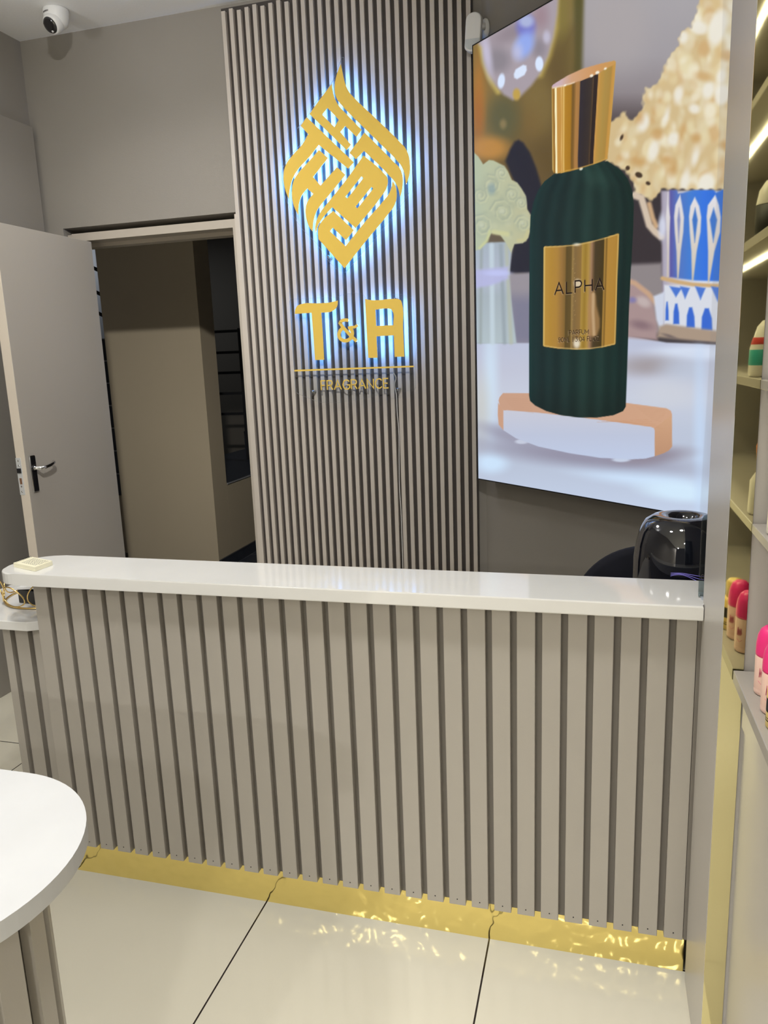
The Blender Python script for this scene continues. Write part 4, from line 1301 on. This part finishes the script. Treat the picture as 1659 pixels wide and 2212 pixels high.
bm = bmesh.new()
nslab(bm, -lx, lx, -ly, ly, .9045, .9105)
nslab(bm, -lx, lx, -ly, ly * .98, .9108, .9150)
nslab(bm, -lx, lx * .99, -ly, ly, .9152, .9160)
obj('pages', bm, 'paper', nb)
bm = bmesh.new()
random.seed(4)
for k in range(9):
    b = ly * .72 - k * ly * .165
    a = -lx * .55
    while a < lx * .8:
        wd = random.uniform(.004, .010)
        nslab(bm, a, min(a + wd, lx * .85), b, b + .0013, .9161, .9163)
        a += wd + .003
obj('print', bm, 'ink', nb)
bm = bmesh.new()
for k in range(12):
    b = -ly * .85 + k * ly * 1.7 / 11
    tube(bm, [npt(-lx + .002 - .006 * math.cos(t), b + .0016 * math.sin(t), .9125 + .0062 * math.sin(t)) for t in [2 * math.pi * j / 10 for j in range(10)]], .0005, 5, True)
obj('spiral_wire', bm, 'dark_metal', nb)

# gold wire basket with card inside
bk = thing('wire_basket', (-1.575, 1.83, .7515), 'gold looped wire basket on the lower left counter', 'basket')
bc = Vector((-1.578, 1.848)); br = .130
bm = bmesh.new()
tube(bm, [(bc.x + br * math.cos(2 * math.pi * k / 48), bc.y + br * math.sin(2 * math.pi * k / 48), .7545) for k in range(48)], .0028, 8, True)
obj('base_ring', bm, 'gold_wire', bk)
for k in range(9):
    a0 = 2 * math.pi * k / 9 + .35
    bm = bmesh.new()
    pts = []
    for j in range(28):
        t = 2 * math.pi * j / 28
        aa = a0 + .30 * math.sin(t) + .05 * math.sin(2 * t)
        rr = br + .004 + .006 * (1 - math.cos(t))
        z = .7585 + .031 * (1 - math.cos(t)) + (.006 if k % 2 else 0) * (1 - math.cos(t))
        pts.append((bc.x + rr * math.cos(aa), bc.y + rr * math.sin(aa), z))
    tube(bm, pts, .0021, 6, True)
    obj('wire_loop', bm, 'gold_wire', bk)
cb = thing('card_box', (-1.555, 1.85, .7515), 'black card box with white edge standing in the gold basket', 'box')
bm = bmesh.new()
prism_xy(bm, [(-1.632, 1.770), (-1.515, 1.752), (-1.497, 1.845), (-1.612, 1.868)], .7525, .792)
obj('body', bm, 'black_card', cb)
bm = bmesh.new()
prism_xy(bm, [(-1.634, 1.768), (-1.513, 1.749), (-1.495, 1.848), (-1.614, 1.871)], .7921, .7985)
for v in bm.verts:
    v.co.z += (v.co.x + 1.634) * .12
obj('lid_edge', bm, 'white_plastic', cb)

# ------------------------------------------------------------------ right hand shelving, gold strip and bottles
bm = box(.2192, .2555, 1.3495, 1.3518, .001, 2.898)
tag(obj('mirror_strip', bm, 'brass_mirror'), 'tall narrow gold mirror strip on the front edge of the column', 'mirror strip')
sh = thing('shelving_unit', (.5, .9, 0), 'taupe shelving unit with open shelves and base cabinet at the right edge', 'shelving')
obj('back_panel', box(.70, .72, .45, 1.349, 0, 2.6), 'taupe', sh)
zl = .866
bm = box(.2385, .70, .45, 1.346, .8445, zl)
obj('ledge', bevel(bm, .0012, 1), 'taupe', sh)
bm = bmesh.new()
bx(bm, .2605, .70, .45, 1.342, 0, .757)
bx(bm, .2565, .70, .45, 1.342, .763, .8445)
bx(bm, .268, .70, .45, 1.342, .757, .763)
obj('base_cabinet', bm, 'taupe_light', sh)
for z in (1.111, 1.348, 1.585, 1.822, 2.06):
    s_ = obj('shelf', bevel(box(.2545, .70, .45, 1.3485, z, z + .0155), .001, 1), 'taupe', sh)
    obj('led_strip', box(.30, .312, .5, 1.25, z - .006, z - .0005), 'led_white', s_)
obj('end_panel', box(.2545, .70, .43, .448, 0, 2.6), 'taupe', sh)

# bottles on the ledge (roll-on style, domed pink cap)


def roll_on(x, y, label, first=[None]):
    if first[0] is None:
        t = thing('roll_on_bottle', (0, 0, 0), label, 'bottle', 'pink capped bottles on the ledge')
        bm = bmesh.new()
        lathe(bm, [(0, .0006), (.018, .0006), (.0202, .003), (.0208, .008), (.0202, .010), (.0206, .012), (.0208, .064), (.020, .066), (0, .066)], (0, 0, 0), 32)
        obj('body', bm, 'label_pink', t)
        bm = bmesh.new()
        lathe(bm, [(0, .0662), (.0206, .0662), (.0210, .070), (.0208, .085), (.0190, .099), (.0150, .109), (.009, .1145), (.006, .1152), (0, .1152)], (0, 0, 0), 32)
        obj('cap', bm, 'pink', t)
        def on(a, z): return (.0209 * math.cos(a), .0209 * math.sin(a), z)
        random.seed(3)
        for base in (-2.5, 2.2, -.4):
            bm = bmesh.new()
            for k in range(5):
                tube(bm, [on(base + .09 * k, .034 + random.uniform(-.003, .003)), on(base + .09 * k + .05, .046 + random.uniform(0, .004)), on(base + .09 * k + .09, .034)], .0004, 4)
            tube(bm, [on(base - .05, .026), on(base + .2, .022), on(base + .45, .027)], .0003, 4)
            obj('print', bm, 'pink_ink', t)
        first[0] = t
        r = t
    else:
        r = first[0].copy(); COL.objects.link(r)
        for c in first[0].children:
            k = c.copy(); COL.objects.link(k); k.parent = r
    r.location = (x, y, zl)
    r['label'] = label
    return r


roll_on(.2750, 1.257, 'pink capped pale bottle on the ledge, the one nearer the gold strip')
roll_on(.2722, 1.190, 'pink capped pale bottle on the ledge, right behind the yellow bottle')
yb = thing('yellow_bottle', (.2715, 1.137, zl), 'yellow bottle with black print at the right edge of the ledge', 'bottle')
bm = bmesh.new()
lathe(bm, [(0, .0006), (.020, .0006), (.0225, .003), (.0225, .060), (.018, .066), (0, .067)], (.2715, 1.137, zl), 32)
obj('body', bm, 'yellow', yb)
bm = bmesh.new()
lathe(bm, [(0, .067), (.016, .067), (.0165, .095), (.012, .102), (0, .104)], (.2715, 1.137, zl), 24)
obj('cap', bm, 'yellow', yb)
bm = bmesh.new()
lathe(bm, [(.02265, .026), (.0227, .027), (.0227, .046), (.02265, .047)], (.2715, 1.137, zl), 32)
lathe(bm, [(.02265, .012), (.0227, .0122), (.0227, .0135), (.02265, .0138)], (.2715, 1.137, zl), 32)
lathe(bm, [(.02265, .016), (.0227, .0162), (.0227, .0170), (.02265, .0172)], (.2715, 1.137, zl), 32)
obj('label_band', bm, 'black', yb)

# bottles on the upper shelves, seen in the gold strip
ob = thing('orange_cap_bottle', (.285, 1.27, 1.1265), 'white bottle with an orange cap mirrored in the gold strip', 'bottle')
bm = bmesh.new(); lathe(bm, [(0, .0006), (.022, .0006), (.024, .004), (.023, .06), (.010, .082), (.009, .095), (0, .096)], (.285, 1.27, 1.1265), 28)
obj('body', bm, 'white_bottle', ob)
bm = bmesh.new(); lathe(bm, [(0, .096), (.014, .096), (.016, .12), (.010, .138), (0, .14)], (.285, 1.27, 1.1265), 24)
obj('cap', bm, 'orange', ob)
sb = thing('striped_bottle', (.283, 1.24, 1.3635), 'white bottle with teal and red bands mirrored in the gold strip', 'bottle')
bm = bmesh.new(); lathe(bm, [(0, .0006), (.026, .0006), (.029, .006), (.028, .05), (.018, .085), (.010, .095), (0, .097)], (.283, 1.24, 1.3635), 28)
obj('body', bm, 'white_bottle', sb)
bm = bmesh.new(); lathe(bm, [(.0286, .020), (.0290, .021), (.0284, .046), (.0278, .047)], (.283, 1.24, 1.3635), 28)
obj('band', bm, 'teal', sb)
bm = bmesh.new(); lathe(bm, [(.0265, .055), (.0268, .056), (.0242, .066), (.0238, .067)], (.283, 1.24, 1.3635), 28)
obj('stripe', bm, 'red', sb)
db = thing('black_bottle', (.285, 1.20, 1.6005), 'black bottle with white shoulder mirrored in the gold strip', 'bottle')
bm = bmesh.new(); lathe(bm, [(0, .0006), (.024, .0006), (.026, .005), (.026, .05), (0, .051)], (.285, 1.20, 1.6005), 28)
obj('body', bm, 'black', db)
bm = bmesh.new(); lathe(bm, [(.026, .0512), (.022, .075), (.012, .09), (0, .092)], (.285, 1.20, 1.6005), 28)
obj('shoulder', bm, 'white_bottle', db)
